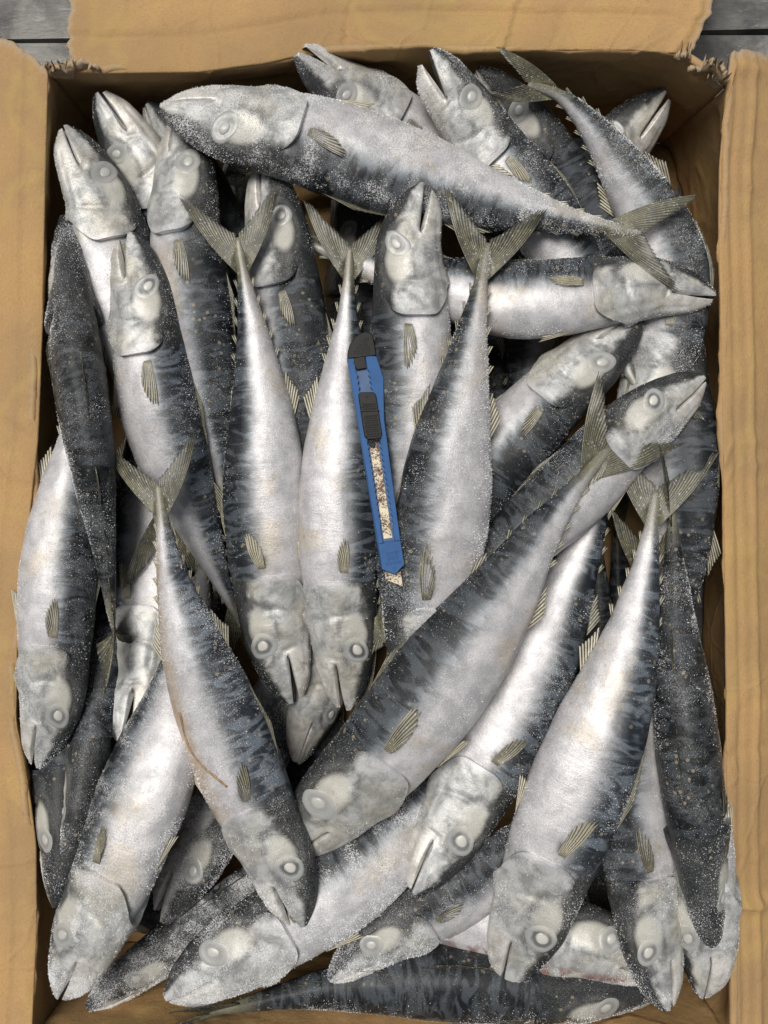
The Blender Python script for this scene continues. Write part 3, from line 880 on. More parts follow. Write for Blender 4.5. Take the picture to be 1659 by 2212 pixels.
def scar_strip(F, pts, width, name='scar'):
    """a shallow scar laid on the flank; pts = (s, theta)"""
    P = catmull(np.array(pts), 30)
    g = lambda u, t: warp(F, *surf(u, t, F)[:3])
    ctr = g(P[:, 0], P[:, 1])
    ax = warp(F, P[:, 0], 0 * P[:, 0], 0 * P[:, 0]); n = ctr - ax; n /= np.linalg.norm(n, axis=1, keepdims=True)
    t = np.gradient(ctr, axis=0); t /= np.linalg.norm(t, axis=1, keepdims=True)
    sd_ = np.cross(n, t)
    w = width * (.45 + .9 * fnoise(np.c_[np.arange(30) * .6, np.zeros(30), np.zeros(30)], 3, 2))[:, None]
    rows = [ctr - sd_ * w - n * .0006, ctr - sd_ * w * .6 + n * .0006, ctr + sd_ * w * .6 + n * .0006, ctr + sd_ * w - n * .0006]
    V = np.stack(rows, 1).reshape(-1, 3); f = []
    for i in range(29):
        for j in range(3): f.append((i * 4 + j, i * 4 + j + 1, (i + 1) * 4 + j + 1, (i + 1) * 4 + j))
        f.append((i * 4 + 3, i * 4, (i + 1) * 4, (i + 1) * 4 + 3))
    f += [(0, 3, 2, 1), (116, 117, 118, 119)]
    return mesh_obj(name, V, f, M_SCAR, parent=F['root'], origin=F['o0'])

# ------------------------------------------------------------------ the pile: the fish that show and added dark gap fillers, lowest first
# id, spine snout -> tail notch (photo units), direction of the back in the photo, options, label
FISH = [
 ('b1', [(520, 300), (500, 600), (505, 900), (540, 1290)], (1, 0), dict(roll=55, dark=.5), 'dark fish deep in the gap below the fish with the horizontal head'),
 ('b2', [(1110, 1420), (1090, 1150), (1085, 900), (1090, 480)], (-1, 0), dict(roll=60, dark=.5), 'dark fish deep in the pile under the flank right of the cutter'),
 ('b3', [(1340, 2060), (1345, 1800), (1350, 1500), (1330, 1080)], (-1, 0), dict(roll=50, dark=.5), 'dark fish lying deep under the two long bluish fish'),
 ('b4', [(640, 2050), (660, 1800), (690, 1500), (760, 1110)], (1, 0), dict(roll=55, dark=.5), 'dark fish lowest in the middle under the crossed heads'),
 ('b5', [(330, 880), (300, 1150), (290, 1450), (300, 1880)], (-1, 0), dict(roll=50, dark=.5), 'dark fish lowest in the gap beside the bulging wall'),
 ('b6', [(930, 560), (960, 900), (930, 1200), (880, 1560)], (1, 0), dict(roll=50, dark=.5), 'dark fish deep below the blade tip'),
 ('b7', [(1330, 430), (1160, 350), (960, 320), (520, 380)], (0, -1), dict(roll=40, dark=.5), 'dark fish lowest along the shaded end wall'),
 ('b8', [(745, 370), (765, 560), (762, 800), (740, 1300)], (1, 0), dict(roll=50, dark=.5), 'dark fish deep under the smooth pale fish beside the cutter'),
 ('b9', [(125, 1960), (135, 1650), (150, 1350), (165, 1000)], (1, 0), dict(roll=55, dark=.5), 'dark fish deepest beside the bulging wall under the pale hanging head'),  # first of the fillers added to darken gaps where the lit carton bottom showed
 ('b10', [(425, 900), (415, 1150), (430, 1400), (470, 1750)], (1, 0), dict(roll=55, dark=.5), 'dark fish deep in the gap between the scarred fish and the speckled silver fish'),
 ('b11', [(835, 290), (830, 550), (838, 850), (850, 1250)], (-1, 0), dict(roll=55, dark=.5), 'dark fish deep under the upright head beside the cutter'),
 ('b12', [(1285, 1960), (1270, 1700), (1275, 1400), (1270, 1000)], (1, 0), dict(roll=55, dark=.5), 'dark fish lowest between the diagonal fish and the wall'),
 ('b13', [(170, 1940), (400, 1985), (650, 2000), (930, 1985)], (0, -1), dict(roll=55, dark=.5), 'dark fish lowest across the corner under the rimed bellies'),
 ('AI', [(1430, 2135), (1250, 2138), (1060, 2128), (880, 2122), (680, 2140), (440, 2190)], (0, -1), dict(roll=45, dark=.45, frost=.35, spread=.7, dorsal=.5, deep=1.1, fat=1.15), 'black backed fish lying along the crumpled end wall, its tail against the cardboard'),
 ('AM', [(140, 1905), (165, 1790), (195, 1640), (230, 1480), (270, 1250), (300, 950)], (1, 0), dict(roll=75, dark=0.35, frost=0.7), 'dark fish seen from above, its crown wedged against the wall under a pale snout'),
 ('AB', [(1518, 2152), (1525, 2060), (1508, 1900), (1480, 1720), (1450, 1500), (1410, 1180)], (-1, 0), dict(roll=-35, frost=0.5, deep=0.9, flat=1), 'fish showing only its pale chin below a black fish by the wall'),
 ('AP', [(318, 222), (360, 290), (430, 420), (500, 600), (540, 800), (560, 1150)], (1, -.3), dict(roll=20, dark=.1, frost=.3), 'fish of which only a shaded cheek peeks out behind the horizontal frosted head'),
 ('S', [(1438, 196), (1375, 268), (1310, 350), (1220, 500), (1150, 700), (1110, 1050)], (-1, -.4), dict(roll=10, dark=.1, frost=.4, mouth=5), 'fish with white jaw poking up in the corner by the torn tongue'),
 ('V', [(1440, 590), (1446, 720), (1448, 850), (1462, 1000), (1470, 1200), (1430, 1530)], (1, 0), dict(roll=35, dark=0.2, frost=0.3, flat=1), 'shaded grey fish against the wall behind the frost bearded head'),
 ('P', [(1030, 150), (1090, 225), (1165, 320), (1240, 430), (1330, 560), (1420, 880)], (1, -.5), dict(roll=38, dark=.4, frost=.35), 'black mottled fish behind the wide open mouth'),
 ('AJ', [(84, 1655), (112, 1530), (122, 1400), (128, 1260), (146, 1090), (170, 930), (185, 690)], (1, 0), dict(roll=-6, frost=0.75, mouth=4, deep=0.88, haze=0.3), 'pale fish with head hanging over the edge of the bulging wall'),
 ('AL', [(262, 1602), (285, 1480), (305, 1330), (315, 1180), (325, 1000), (335, 640)], (-1, 0), dict(roll=-14, frost=0.5, mouth=8, deep=0.95), 'fish with gaping white jaw beside an olive tail lobe'),
 ('AK', [(140, 470), (150, 600), (170, 800), (198, 1000), (225, 1190), (248, 1385)], (1, 0), dict(roll=66, dark=0.35, frost=0.75, spread=0.9, deep=0.95, untwist=1.0, curl=0.04, fat=0.95, blue=0.0), 'black fish seen from its back along the wall, tail fanned over a gill cover'),
 ('AC', [(1450, 2098), (1330, 2052), (1190, 2010), (1040, 1965), (850, 1890), (520, 1760)], (0, -1), dict(roll=-8, frost=.4, blood=1), 'fish with reddish blood stains on its gills and belly'),
 ('AH', [(188, 2178), (280, 2108), (390, 2030), (500, 1960), (640, 1860), (900, 1660)], (-.5, -1), dict(roll=42, dark=.45, frost=1.5, mouth=4), 'black fish dusted white with frost, snout near the hole in the wall'),
 ('AG', [(352, 1992), (405, 1890), (465, 1780), (540, 1640), (620, 1480), (700, 1130)], (1, .3), dict(roll=28, dark=0.28, frost=1.2, mouth=10), 'dark frosted head with open jaws between two pale bellies'),
 ('AF', [(130, 2152), (190, 2010), (262, 1830), (330, 1655), (385, 1500), (420, 1330), (450, 1160)], (-1, -.2), dict(roll=-20, frost=1.5, mouth=3, deep=1.03, dark=-0.12, fat=1.1), 'big frosted fish with broad gill cover, snout down in the corner'),
 ('AN', [(640, 1648), (668, 1560), (705, 1460), (750, 1330), (790, 1150), (800, 760)], (1, .3), dict(roll=-40, frost=0.3, mouth=0), 'small visible jaw under the snouts of the two central fish'),
 ('K', [(212, 200), (265, 290), (325, 395), (385, 520), (440, 700), (480, 1080)], (-1, .5), dict(roll=-12, frost=.25, mouth=3), 'smooth pinkish grey fish head between the frosted heads near the torn corner'),
 ('J', [(140, 275), (190, 372), (232, 470), (268, 590), (310, 780), (350, 1190)], (1, -.4), dict(roll=-24, frost=0.7, mouth=2, pect=-30, haze=0.8), 'fish with belly turned up and a drooping fin, head against the wall'),
 ('L', [(398, 235), (400, 380), (405, 530), (430, 720), (460, 900), (530, 1220)], (1, 0), dict(roll=12, dark=.12, frost=.45, deep=.9), 'brownish grey fish whose snout is tucked under the horizontal frosted head'),
 ('I', [(282, 505), (302, 610), (322, 740), (352, 900), (400, 1060), (455, 1200), (530, 1370)], (1, -.2), dict(roll=4, frost=0.5, mouth=9, deep=0.98, haze=0.05, blue=0.6), 'silver fish with open mouth and blue spots beside the black fish along the wall'),
 ('Q', [(1350, 990), (1440, 740), (1445, 580), (1400, 460), (1335, 355), (1270, 265), (1210, 208), (1130, 178)], (1, -.4), dict(roll=24, dark=0.15, frost=0.9, spread=0.5, curl=0.0, tail_roll=1), 'frosted fish with dark back and dusky tail raised against the end wall'),
 ('N', [(640, 118), (715, 178), (800, 228), (890, 292), (1000, 380), (1300, 690)], (-.6, 1), dict(roll=6, frost=0.8, mouth=9, haze=0.8), 'fish with open mouth resting on the end flap, belly towards the cardboard'),
 ('O', [(930, 108), (985, 215), (1050, 310), (1130, 410), (1230, 560), (1400, 880)], (1, -.6), dict(roll=10, frost=1.0, mouth=12, dark=0.05, haze=0.7), 'fish with widest gaping mouth pointing at the end flap'),
 ('AD', [(712, 2116), (800, 2045), (900, 1985), (1000, 1925), (1110, 1850), (1440, 1610)], (-.4, -1), dict(roll=10, frost=.9, dark=.10, deep=.9), 'grey fish under the long pinkish belly, snout over the black backed fish'),
 ('AE', [(360, 2155), (460, 2085), (600, 2000), (740, 1905), (860, 1800), (970, 1680), (1150, 1470)], (-.5, -1), dict(roll=-8, frost=1.5, mouth=1, deep=0.98, pl=0.4), 'pinkish pale fish thick with rime, snout by the crumpled end wall'),
 ('AA', [(1440, 2180), (1408, 2040), (1385, 1890), (1372, 1740), (1375, 1560), (1400, 1180)], (-1, 0), dict(roll=14, frost=0.7, mouth=3, deep=0.95, haze=0.3), 'fish with bright white jaw and dark back next to the black fish by the wall'),
 ('Z', [(1545, 2055), (1525, 1930), (1500, 1740), (1478, 1540), (1462, 1340), (1450, 1060)], (-.3, 0), dict(roll=60, frost=0.7, deep=1.0, dark=0.4, flipback=1, fat=1.0, flat=1, blue=0.0), 'black fish seen from its back with white ice spots along the wall'),
 ('Y', [(893, 1930), (960, 1810), (1050, 1655), (1140, 1480), (1210, 1310), (1275, 1150), (1340, 960)], (1, .2), dict(roll=8, frost=0.55, mouth=2, pect=15, dark=-0.05, haze=0.25, blue=0.55), 'fish with pinkish flank and steel blue back, clouded eye, between two diagonal fish'),
 ('X', [(1092, 2128), (1142, 1990), (1200, 1830), (1275, 1640), (1345, 1440), (1388, 1260), (1420, 1045)], (1, .2), dict(roll=10, frost=0.6, mouth=3, deep=1.0, pect=24, dark=-0.08, haze=0.15, blue=0.75), 'long fish with blotched blue back and dark upright fin, tail near the wall'),
 ('T', [(1385, 690), (1300, 760), (1190, 865), (1070, 1000), (960, 1150), (760, 1420)], (.6, 1), dict(roll=14, frost=0.35, dark=0.22), 'shaded fish with grey cheek lying under the pale fish with the closed mouth'),
 ('U', [(1520, 815), (1420, 885), (1330, 960), (1235, 1060), (1120, 1165), (1010, 1260), (830, 1400)], (-1, -1), dict(roll=4, frost=0.6, mouth=2, deep=0.98, haze=0.1), 'fish with frost bearded chin and round white eye, snout near the wall'),
 ('R', [(1543, 640), (1420, 622), (1280, 632), (1120, 645), (980, 625), (840, 590), (620, 510)], (0, -1), dict(roll=-6, frost=0.5, mouth=3, deep=0.95, haze=0.75), 'pale fish lying crosswise with closed white mouth, under a tail lobe'),
 ('M', [(578, 342), (595, 480), (618, 620), (638, 760), (655, 920), (670, 1290)], (1, 0), dict(roll=14, dark=0.42, frost=0.5, mouth=6, haze=0.35), 'black headed fish with clouded eye behind a forked tail'),
 ('B', [(632, 1518), (602, 1400), (582, 1250), (570, 1080), (566, 900), (548, 740), (510, 500)], (-1, 0), dict(roll=0, frost=0.28, mouth=6, deep=0.93, haze=0.15, blue=0.25, dark=-0.05), 'silver fish with tan specks, its olive tail over a black head'),
 ('C', [(752, 1532), (745, 1400), (738, 1250), (733, 1080), (737, 900), (747, 740), (757, 520)], (1, 0), dict(roll=-2, frost=0.22, mouth=5, deep=0.92, dark=-0.1, haze=0.05, blue=0.4), 'smooth pale fish directly left of the blue cutter, mouth slightly open'),
 ('A', [(347, 232), (470, 262), (640, 300), (830, 362), (1050, 430), (1240, 478), (1398, 508)], (0, 1), dict(roll=6, frost=1.4, deep=1.03, mouth=-1, dark=-0.02, haze=0.75), 'long heavily frosted fish lying crosswise by the end wall, dark back downhill'),
 ('E', [(912, 395), (884, 510), (884, 660), (885, 810), (868, 960), (850, 1110), (830, 1400)], (-1, 0), dict(roll=2, frost=0.3, mouth=8, deep=0.97, haze=0.25), 'fish with clouded eye and snout pointing at the crosswise fish, cutter on its flank'),
 ('F', [(960, 1590), (930, 1450), (918, 1330), (932, 1210), (957, 1090), (975, 960), (1010, 770), (1056, 512)], (-1, 0), dict(roll=4, frost=.9, deep=1.0, dark=-.1, crys=20000), 'fish right of the cutter with peeling frosted back, head buried'),
 ('G', [(610, 1838), (710, 1745), (840, 1605), (960, 1455), (1080, 1290), (1200, 1110), (1325, 955)], (-1, -.6), dict(roll=4, frost=0.3, deep=1.03, mouth=2, dark=0.02, haze=0.8, blue=0.15), 'long shiny white bellied diagonal fish with dark frosted back'),
 ('H', [(655, 1998), (618, 1890), (568, 1770), (508, 1630), (440, 1460), (376, 1260), (338, 1032)], (1, -.2), dict(roll=8, frost=0.9, deep=1.02, mouth=8, warm=0.8, dark=0.0, haze=0.1, blue=0.9), 'fish with tan scar on its flank and bluish back, lying on top'),
]
DEF = dict(roll=0, mouth=1, dark=0.0, frost=.5, deep=.95, fat=.92, warm=0.0, blue=.15, haze=.65, blood=0, spread=1.0, fin_tone=0.0, curl=0.0, untwist=1.0,
           pect=0.0, pl=1.0, dorsal=.35, lift=0.0, eye=1.0, crys=15000)

CELL = 0.003
GX0, GY0, GNX, GNY = -.30, -.40, 200, 267
PILE = np.full((GNX, GNY), Z_FLOOR + .002)
def cells(P):
    return np.clip(((P[:, 0] - GX0) / CELL).astype(int), 0, GNX - 1), np.clip(((P[:, 1] - GY0) / CELL).astype(int), 0, GNY - 1)

UC = np.linspace(0, .98, 110); THC = np.linspace(0, 2 * math.pi, 48, endpoint=False)
def coarse(F):
    UU, TT = np.meshgrid(UC, THC, indexing='ij')
    s, y, z, c = surf(UU, TT, F)
    ls, lz = np.meshgrid(np.linspace(.94, 1.08, 12), np.linspace(-1, 1, 13), indexing='ij')
    lz = lz * .012 + lz * .09 * F['spread'] * np.clip((ls - .95) / .13, 0, 1)
    ls, lz = ls.ravel(), lz.ravel()
    S1 = np.concatenate([s.ravel(), ls, ls]); Y1 = np.concatenate([y.ravel(), 0 * ls + .004, 0 * ls - .004]); Z1 = np.concatenate([z.ravel(), lz, lz])
    return warp(F, S1, Y1, Z1), S1

# Heights: every fish is a flexible rod of five knots; whatever lies over something else is pushed above it, all of
# them stay inside the walls of the box and between its bottom and a little above its rim.
KN = np.array([0, .25, .5, .75, 1.0])
PC = 12.0
Z_TOP = 0.004
def footprint(F):
    fish_frame(F, lambda s: np.full_like(s, -.03))
    P, sv = coarse(F)
    qx = P[:, 0] / ((CAM_H - P[:, 2]) / CAM_H * MPP) + PW / 2; qy = -P[:, 1] / ((CAM_H - P[:, 2]) / CAM_H * MPP) + PH / 2
    ci = np.floor(qx / PC).astype(int) + 20; cj = np.floor(qy / PC).astype(int) + 20
    key = ci * 1000 + cj
    uk, inv = np.unique(key, return_inverse=True)
    hi = np.full(len(uk), -9.0); lo = np.full(len(uk), 9.0); sm = np.zeros(len(uk)); cnt = np.zeros(len(uk))
    np.maximum.at(hi, inv, P[:, 2] + .03); np.minimum.at(lo, inv, P[:, 2] + .03)
    np.add.at(sm, inv, np.clip(sv, 0, 1)); np.add.at(cnt, inv, 1)
    sm /= cnt
    F['fp'] = (uk, sm, hi, lo)
    # weights of the knots
    w = np.maximum(0, 1 - np.abs(sm[:, None] - KN[None]) / .25)
    F['fw'] = w / w.sum(1, keepdims=True)
    # the walls: lowest height at which each cell is still inside the box
    x = (uk // 1000 - 19.5) * PC - PW / 2; y = (uk % 1000 - 19.5) * PC - PH / 2
    X, Y = x + PW / 2, y + PH / 2
    rl = np.array(RIM_L, float); rr = np.array(RIM_R, float); rt = np.array(RIM_T, float)
    R = np.interp(Y, rl[:, 1], rl[:, 0]) - PW / 2; b1 = np.where(x < 0, 1 - R / np.minimum(x, -1), -1)
    R = np.interp(Y, rr[:, 1], rr[:, 0]) - PW / 2; b2 = np.where(x > 0, 1 - R / np.maximum(x, 1), -1)
    R = np.interp(X, rt[:, 0], rt[:, 1]) - PH / 2; b3 = np.where(y < 0, 1 - R / np.minimum(y, -1), -1)
    b4 = np.where(y > 0, 1 - (2250 - PH / 2) / np.maximum(y, 1), -1)
    bound = np.maximum.reduce([b1, b2, b3, b4])
    F['wall'] = np.where(bound > -.6, CAM_H * bound + Z_RIM + .003, -9) - (hi + lo) / 2

def settle_pile(FL, iters=260, kappa=.62):
    n = len(FL)
    zf = Z_FLOOR + .014
    for r, F in enumerate(FL):
        F['zk'] = np.full(5, zf + (Z_TOP - zf) * r / (n - 1))
        if F.get('zfix'):
            F['zk'] = np.interp(KN, np.linspace(0, 1, len(F['zfix'])), np.array(F['zfix'], float))
        F['zt'] = F['zk'].copy()
    pairs = []
    for u in range(n):
        for l in range(u):
            A, B = FL[u]['fp'], FL[l]['fp']
            com, ia, ib = np.intersect1d(A[0], B[0], return_indices=True)
            if len(com) < 3: continue
            sep = kappa * (B[2][ib] - A[3][ia]) + np.where(A[1][ia] > .93, (1 - kappa) * B[2][ib], 0)
            pairs.append((u, l, FL[u]['fw'][ia], FL[l]['fw'][ib], sep))
    for it in range(iters):
        acc = np.zeros((n, 5)); wt = np.zeros((n, 5)) + 1e-6
        for u, l, wu, wl_, sep in pairs:
            v = sep - (wu @ FL[u]['zk'] - wl_ @ FL[l]['zk'])
            m = v > 0
            if not m.any(): continue
            acc[u] += (wu[m] * v[m, None]).sum(0) * .5; wt[u] += wu[m].sum(0)
            acc[l] -= (wl_[m] * v[m, None]).sum(0) * .5; wt[l] += wl_[m].sum(0)
        for k, F in enumerate(FL):
            d = acc[k] / (wt[k] + 2.0)
            z = F['zk'] + d * 1.3
            z += .03 * (F['zt'] - z) * (1.0 if not F.get('zfix') else 6.0)
            # bending stiffness
            lin = np.polyval(np.polyfit(KN, z, 2), KN)
            z += .35 * (lin - z)
            q = np.polyfit(KN, z, 2)
            q[0] = np.clip(q[0], -.10, .10)
            z = .6 * z + .4 * np.polyval([q[0], q[1], 0], KN) + .4 * (z.mean() - np.polyval([q[0], q[1], 0], KN).mean())
            # walls
            v = F['wall'] - F['fw'] @ z
            m = v > 0
            if m.any():
                z += np.clip((F['fw'][m] * v[m, None]).sum(0) / (F['fw'][m].sum(0) + 3), 0, .02)
            F['zk'] = np.clip(z, zf, Z_TOP + .010)
    for F in FL:
        zk = F['zk']
        q = np.polyfit(KN, zk, 3)
        zc = lambda s, q=q: np.polyval(q, np.clip(s, 0, 1))
        fish_frame(F, zc)
        P, sv = coarse(F)
        i, j = cells(P)
        np.maximum.at(PILE, (i, j), P[:, 2])
        F['top'] = P[:, 2].max()
    worst = []
    for u, l, wu, wl_, sep in pairs:
        v = (wu @ FL[u]['zk'] - wl_ @ FL[l]['zk'])
        if len(v) > 25 and np.mean(v) < .002: worst.append((FL[u]['id'], FL[l]['id'], round(float(np.mean(v)), 4), len(v)))
    return worst

FM = {}
for k, (fid, pts, back, opt, label) in enumerate(FISH):
    F = dict(DEF); F.update(opt)
    F['id'] = fid; F['label'] = label; F['back'] = back
    F['seed'] = (k * 0.61803) % 1.0 + k * .13; F['iseed'] = k * 13 + 1
    F['deep'] *= .97 + .06 * ((k * .377) % 1); F['fat'] *= .94 + .12 * ((k * .731) % 1)
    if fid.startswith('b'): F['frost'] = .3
    if fid in 'A B C F G H X'.split(): F['spread'] = 1.06
    if F.get('flipback'):           # seen from above: the back points at the camera
        F['roll'] = abs(F['roll'])
    F['sp2'] = catmull(pts, 240)
    # resample evenly along the photo curve
    d = np.concatenate([[0], np.cumsum(np.linalg.norm(np.diff(F['sp2'], axis=0), axis=1))])
    F['sp2'] = np.stack([np.interp(np.linspace(0, d[-1], 240), d, F['sp2'][:, i]) for i in (0, 1)], -1)
    footprint(F)
    FM[fid] = F

bad = settle_pile(list(FM.values()))
for F in FM.values():
    build_fish(F)

scar_strip(FM['H'], [(.52, 2.30), (.46, 2.38), (.41, 2.20), (.375, 1.95), (.345, 1.75)], .0008)

# ------------------------------------------------------------------ the cutter
def cutter():
    top = np.array([1394.0, 1335.0]) / 1.852; bot = np.array([1592.0, 2330.0]) / 1.852   # axis ends, photo units
    ax = (np.array([1525, 2280.]) - np.array([1386.6, 1440.])); ax /= np.linalg.norm(ax)
    qx = np.array([-ax[1], ax[0]]) * -1.0                                                 # to the right
    org = np.array([1386.6, 1440.])
    z0 = 0.0
    K = MPP / 1.852
    def loc(x, y):
        d = np.array([x, y]) - org
        return (d @ qx), (d @ ax)
    # settle on the pile: sample the footprint
    qs = np.linspace(2, 88, 8); ts = np.linspace(-100, 880, 90)
    def wpt(q, t, z):
        p = (org + qx * q + ax * t) / 1.852
        return px(p, z)
    zz = 0.0; tilt = 0.0
    for it in range(3):
        H = np.zeros((len(ts), len(qs)))
        for a, t in enumerate(ts):
            for b, q in enumerate(qs):
                P = wpt(q, t, zz)[None]
                i, j = cells(P); H[a, b] = PILE[i[0], j[0]]
        row = np.percentile(H, 80, axis=1)
        best = None
        for sl in np.linspace(-.00006, .00006, 25):
            a0 = np.percentile(row - sl * (ts - 400), 88)
            if best is None or a0 + abs(sl) * 100 < best[0]: best = (a0 + abs(sl) * 100, a0, sl)
        _, zz, tilt = best
    c0 = wpt(45, 400, zz)
    kk = (CAM_H - zz) / CAM_H * K
    ax3 = np.array([ax[0], -ax[1], 0.0]); q3 = np.array([qx[0], -qx[1], 0.0])
    ax3 = ax3 + np.array([0, 0, tilt / kk]); ax3 /= np.linalg.norm(ax3)
    n3 = np.cross(q3, ax3); n3 = n3 if n3[2] > 0 else -n3
    # lean: follows the flank it rests on
    lean = math.radians(-6)
    q3b = q3 * math.cos(lean) + n3 * math.sin(lean); n3b = n3 * math.cos(lean) - q3 * math.sin(lean)
    def W3(q, t, h):
        return c0 + q3b * (q - 45) * kk + ax3 * (t - 400) * kk + n3b * h
    root = empty('utility_knife', c0)
    root['label'] = 'blue snap off cutter with rusty blade and black slider lying on the fish'
    root['category'] = 'knife'
    def prism(name, polys, mat, parent=root, bevel=0.0):
        """polys: list of (outline [(q,t)...], h0, h1[, inset])"""
        V, f = [], []
        for pl in polys:
            out, h0, h1 = pl[:3]; ins = pl[3] if len(pl) > 3 else 0
            out = np.array(out, float); n = len(out); b0 = len(V)
            if ins:
                cen = out.mean(0)
                area = 0.5 * np.sum(out[:, 0] * np.roll(out[:, 1], -1) - np.roll(out[:, 0], -1) * out[:, 1])
                e = np.roll(out, -1, 0) - out; en = np.stack([e[:, 1], -e[:, 0]], -1); en /= np.linalg.norm(en, axis=1, keepdims=True)
                if area < 0: en = -en
                vn = en + np.roll(en, 1, 0); vn /= np.maximum(np.linalg.norm(vn, axis=1, keepdims=True), .3)
                top_ = out - vn * ins
                layers = [(out, h0), (out, h1 - ins * kk), (top_, h1)]
            else:
                layers = [(out, h0), (out, h1)]
            for o_, h in layers:
                V += [W3(q, t, h) for q, t in o_]
            for li in range(len(layers) - 1):
                for i in range(n):
                    a, b = b0 + li * n + i, b0 + li * n + (i + 1) % n
                    f.append((a, b, b + n, a + n))
            f.append([b0 + i for i in range(n)][::-1]); f.append([b0 + (len(layers) - 1) * n + i for i in range(n)])
        return mesh_obj(name, np.array(V), f, mat, parent=parent, origin=c0, smooth=False)
    mm = .001
    P_ = lambda *pts: [loc(x, y) for x, y in pts]
    right = [(1501.9, 1426.4), (1530.3, 1515.9), (1533.5, 1686.8), (1545, 1768), (1552, 1827), (1613, 2261)]
    left_top, left_bot = (1386.6, 1440), (1525, 2280)
    outline = P_(left_top, *right, (1575, 2299), left_bot)
    h_base, h_rail = 4.0 * mm, 6.2 * mm
    # channel edges in local units
    ql_top, ql_bot = 25.0, 20.0
    qr_top, qr_bot = 72.0, 67.0
    t_a, t_b = 0.0, 737.0
    def zig(q0, q1, ta, tb, step, depth, sgn):
        n = int((tb - ta) / step); out = []
        for i in range(n):
            t = ta + i * step; q = q0 + (q1 - q0) * (t / 737.0)
            out += [(q, t), (q + sgn * depth, t + step * .5)]
        out.append((q1, tb)); return out
    zl = zig(ql_top, ql_bot, 60, 690, 24.5, 6.0, 1)
    zr = zig(qr_top, qr_bot, 55, 700, 24.5, 7.5, 1)
    L_out = [loc(*left_top), loc(*left_bot)]
    R_out = P_(*right)
    left_rail = [L_out[0]] + [(ql_top, 2)] + zl + [(ql_bot, 752), (2, 752)]
    right_rail = [R_out[0]] + R_out[1:] + [(qr_bot + 4, 752)] + [(qr_bot, 740)] + zr[::-1] + [(qr_top, -4)]
    end = P_((1613, 2261), (1575, 2299), (1525, 2280))
    end_pl = [(1.0, 752), (qr_bot + 4 + 13, 752)] + [loc(1613, 2261), loc(1575, 2299), loc(1525, 2280)]
    tr = loc(1613, 2261)
    end_pl = [(0.5, 752.5), (tr[0] - .5, 752.5), (tr[0], tr[1]), loc(1575, 2299), loc(1525, 2280)]
    right_rail = [R_out[0], R_out[1], R_out[2], R_out[3], R_out[4], (tr[0] - .5, 752), (qr_bot + 2, 752), (qr_bot, 744)] + zr[::-1] + [(qr_top, -4)]
    handle = prism('handle', [(outline, 0, h_base), (left_rail, h_base - .0002, h_rail, 1.6), (right_rail, h_base - .0002, h_rail, 2.0), (end_pl, h_base - .0002, h_rail, 1.6)], M_BLUE)
    prism('channel', [([(ql_top - 4, 30), (qr_top + 10, 30), (qr_bot + 10, 745), (ql_bot - 4, 745)], h_base - .0004, h_base + .0003)], M_BLUE2)
    # blade: visible strip plus the slanted tip
    b = prism('blade', [([(31, 355), (66, 350), (61, 735), (27, 735)], h_base + .0003, h_base + .0009),
                        (P_((1536, 2276), (1600, 2272), (1609, 2344), (1542, 2318)), .8 * mm, 1.5 * mm)], M_BLADE)
    # black end cap with gridded grip
    capo = P_((1386, 1441), (1386, 1412), (1394, 1382), (1412, 1354), (1436, 1334), (1456, 1327.5), (1474, 1331), (1486, 1342), (1491, 1362), (1500, 1424))
    tongue = P_((1413, 1438), (1454, 1428), (1461, 1476), (1424, 1484), (1414, 1466), (1409, 1455))
    cap = prism('end_cap', [(capo, -.2 * mm, h_rail + .5 * mm, 3.0), (tongue, h_base, h_rail + .2 * mm, 1.0)], M_BLACK)
    studs = []
    for i in range(7):
        for j in range(9):
            x, y = 1413 + i * 9.2 + (j * .9), 1418 - j * 8.0
            if x < 1407 + (j * 5.2) ** 1.02 or x > 1470 + (9 - j) * .4: continue
            studs.append((P_((x - 3, y - 2.6), (x + 3, y - 2.8), (x + 3.2, y + 2.4), (x - 2.8, y + 2.6)), h_rail + .4 * mm, h_rail + .8 * mm))
    prism('grip_studs', studs, M_BLACK, parent=cap)
    # slider
    slo = P_((1429, 1590), (1433, 1582), (1442, 1578.5), (1487, 1577), (1496, 1582), (1501, 1594), (1508, 1640), (1524, 1745), (1519, 1764), (1505, 1770), (1466, 1768), (1455, 1758), (1448, 1720))
    sl = prism('slider', [(slo, h_base, h_rail + 1.2 * mm, 3.0)], M_BLACK)
    ridges = []
    for (u0, v0, u1, v1) in ((0, 50, 0, 92), (0, 97, 0, 212)):
        for tt in np.arange(v0 + 5, v1 - 3, 9.0):
            for qq in np.arange(-26, 27, 9.0):
                row = int(round((tt - v0) / 9.0)) % 2
                cx, cy = 1462 + .155 * tt + qq + (4.5 if row else 0), 1572 + tt - .10 * qq
                if abs(qq + (4.5 if row else 0)) > 27: continue
                ridges.append((P_((cx - 4.2, cy), (cx, cy - 4.2), (cx + 4.2, cy), (cx, cy + 4.2)), h_rail + 1.1 * mm, h_rail + 1.6 * mm, 1.2))
    prism('grip_studs', ridges, M_BLACK, parent=sl)
    prism('step', [(P_((1437, 1654), (1510, 1648), (1511, 1653), (1438, 1659)), h_rail + 1.0 * mm, h_rail + 1.9 * mm)], M_BLACK, parent=sl)
    tri = lambda cx, cy, s, a: [(cx + s * math.cos(a + k * 2.094), cy + s * math.sin(a + k * 2.094)) for k in range(3)]
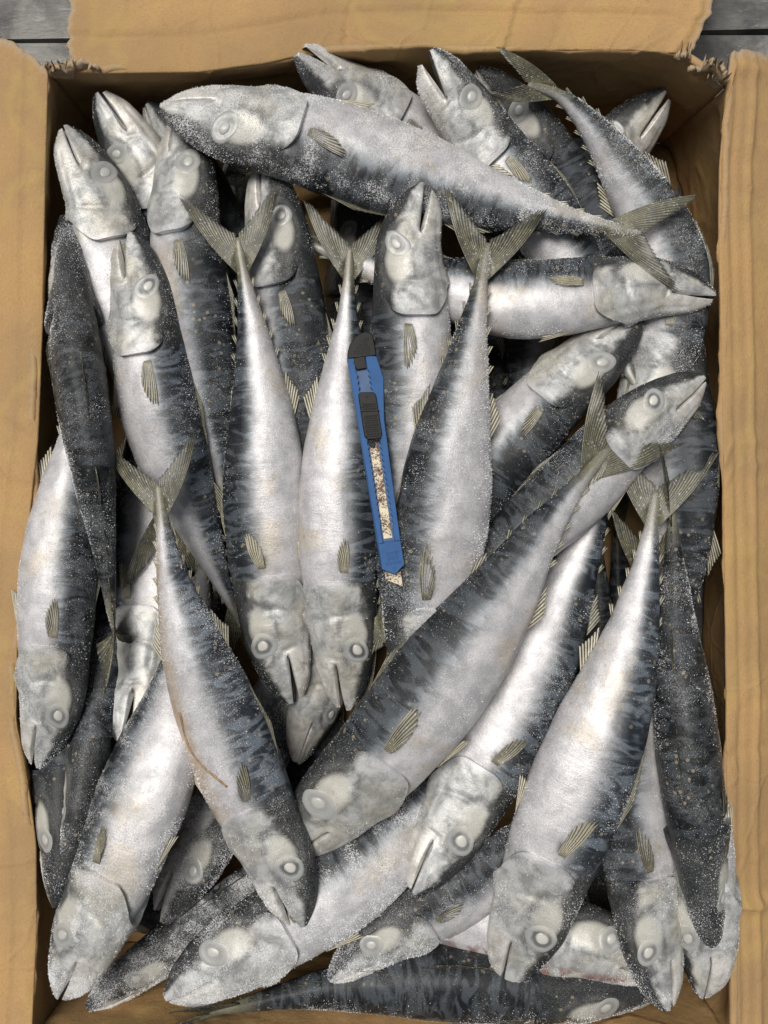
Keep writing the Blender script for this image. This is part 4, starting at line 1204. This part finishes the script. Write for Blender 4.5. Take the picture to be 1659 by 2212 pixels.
    def tri_ring(cx, cy, s, a, w, h0, h1, name, mat, par):
        o_ = tri(cx, cy, s, a); i_ = tri(cx, cy, s - w, a); pl = []
        for k in range(3):
            k2 = (k + 1) % 3
            pl.append((P_(o_[k], o_[k2], i_[k2], i_[k]), h0, h1))
        return prism(name, pl, mat, parent=par)
    tri_ring(1464, 1597, 7.5, -math.pi / 2 + .15, 3.0, h_rail + 1.1 * mm, h_rail + 1.5 * mm, 'arrow_mark', M_BLACK, sl)
    tri_ring(1571, 2278, 11, math.pi / 2 - .15, 3.2, h_rail - .1 * mm, h_rail + .35 * mm, 'arrow_mark', M_BLUE, handle)
    rc = loc(1487, 1787)
    prism('rivet', [([(rc[0] + 12.5 * math.cos(a), rc[1] + 12.5 * math.sin(a)) for a in np.linspace(0, 2 * math.pi, 20, endpoint=False)], h_base, h_base + 1.6 * mm, 2.5)], M_BLACK)
    # embossed warning, reading from the other end
    dg = bpy.context.evaluated_depsgraph_get()
    for word, cx, cy, wd_ in (('WARNING', 1568, 2254, 66), ('SHARP', 1565, 2236, 46), ('BLADE', 1563, 2217, 46)):
        cu = bpy.data.curves.new('word', 'FONT'); cu.body = word; cu.size = 1.0; cu.align_x = 'CENTER'; cu.align_y = 'CENTER'; cu.extrude = .03; cu.resolution_u = 2
        cu.offset = 0.012
        to = bpy.data.objects.new('word', cu); C.objects.link(to)
        dg.update() if hasattr(dg, 'update') else None
        bpy.context.view_layer.update()
        me = to.evaluated_get(bpy.context.evaluated_depsgraph_get()).to_mesh()
        co = np.array([v.co[:] for v in me.vertices]); fa = [list(p.vertices) for p in me.polygons]
        to.to_mesh_clear(); bpy.data.objects.remove(to); bpy.data.curves.remove(cu)
        w0 = co[:, 0].max() - co[:, 0].min(); sc = wd_ / w0; sy = 14.0 / .72
        q0, t0 = loc(cx, cy)
        V = [W3(q0 - c_[0] * sc, t0 + (-(-c_[1])) * sy * 1.0, h_rail - .0001 + (.00045 if c_[2] > 0 else 0)) for c_ in co]
        mesh_obj('lettering', np.array(V), fa, M_BLUE, parent=handle, origin=c0, smooth=False)
    print('cutter z', zz, 'tilt', tilt)
cutter()
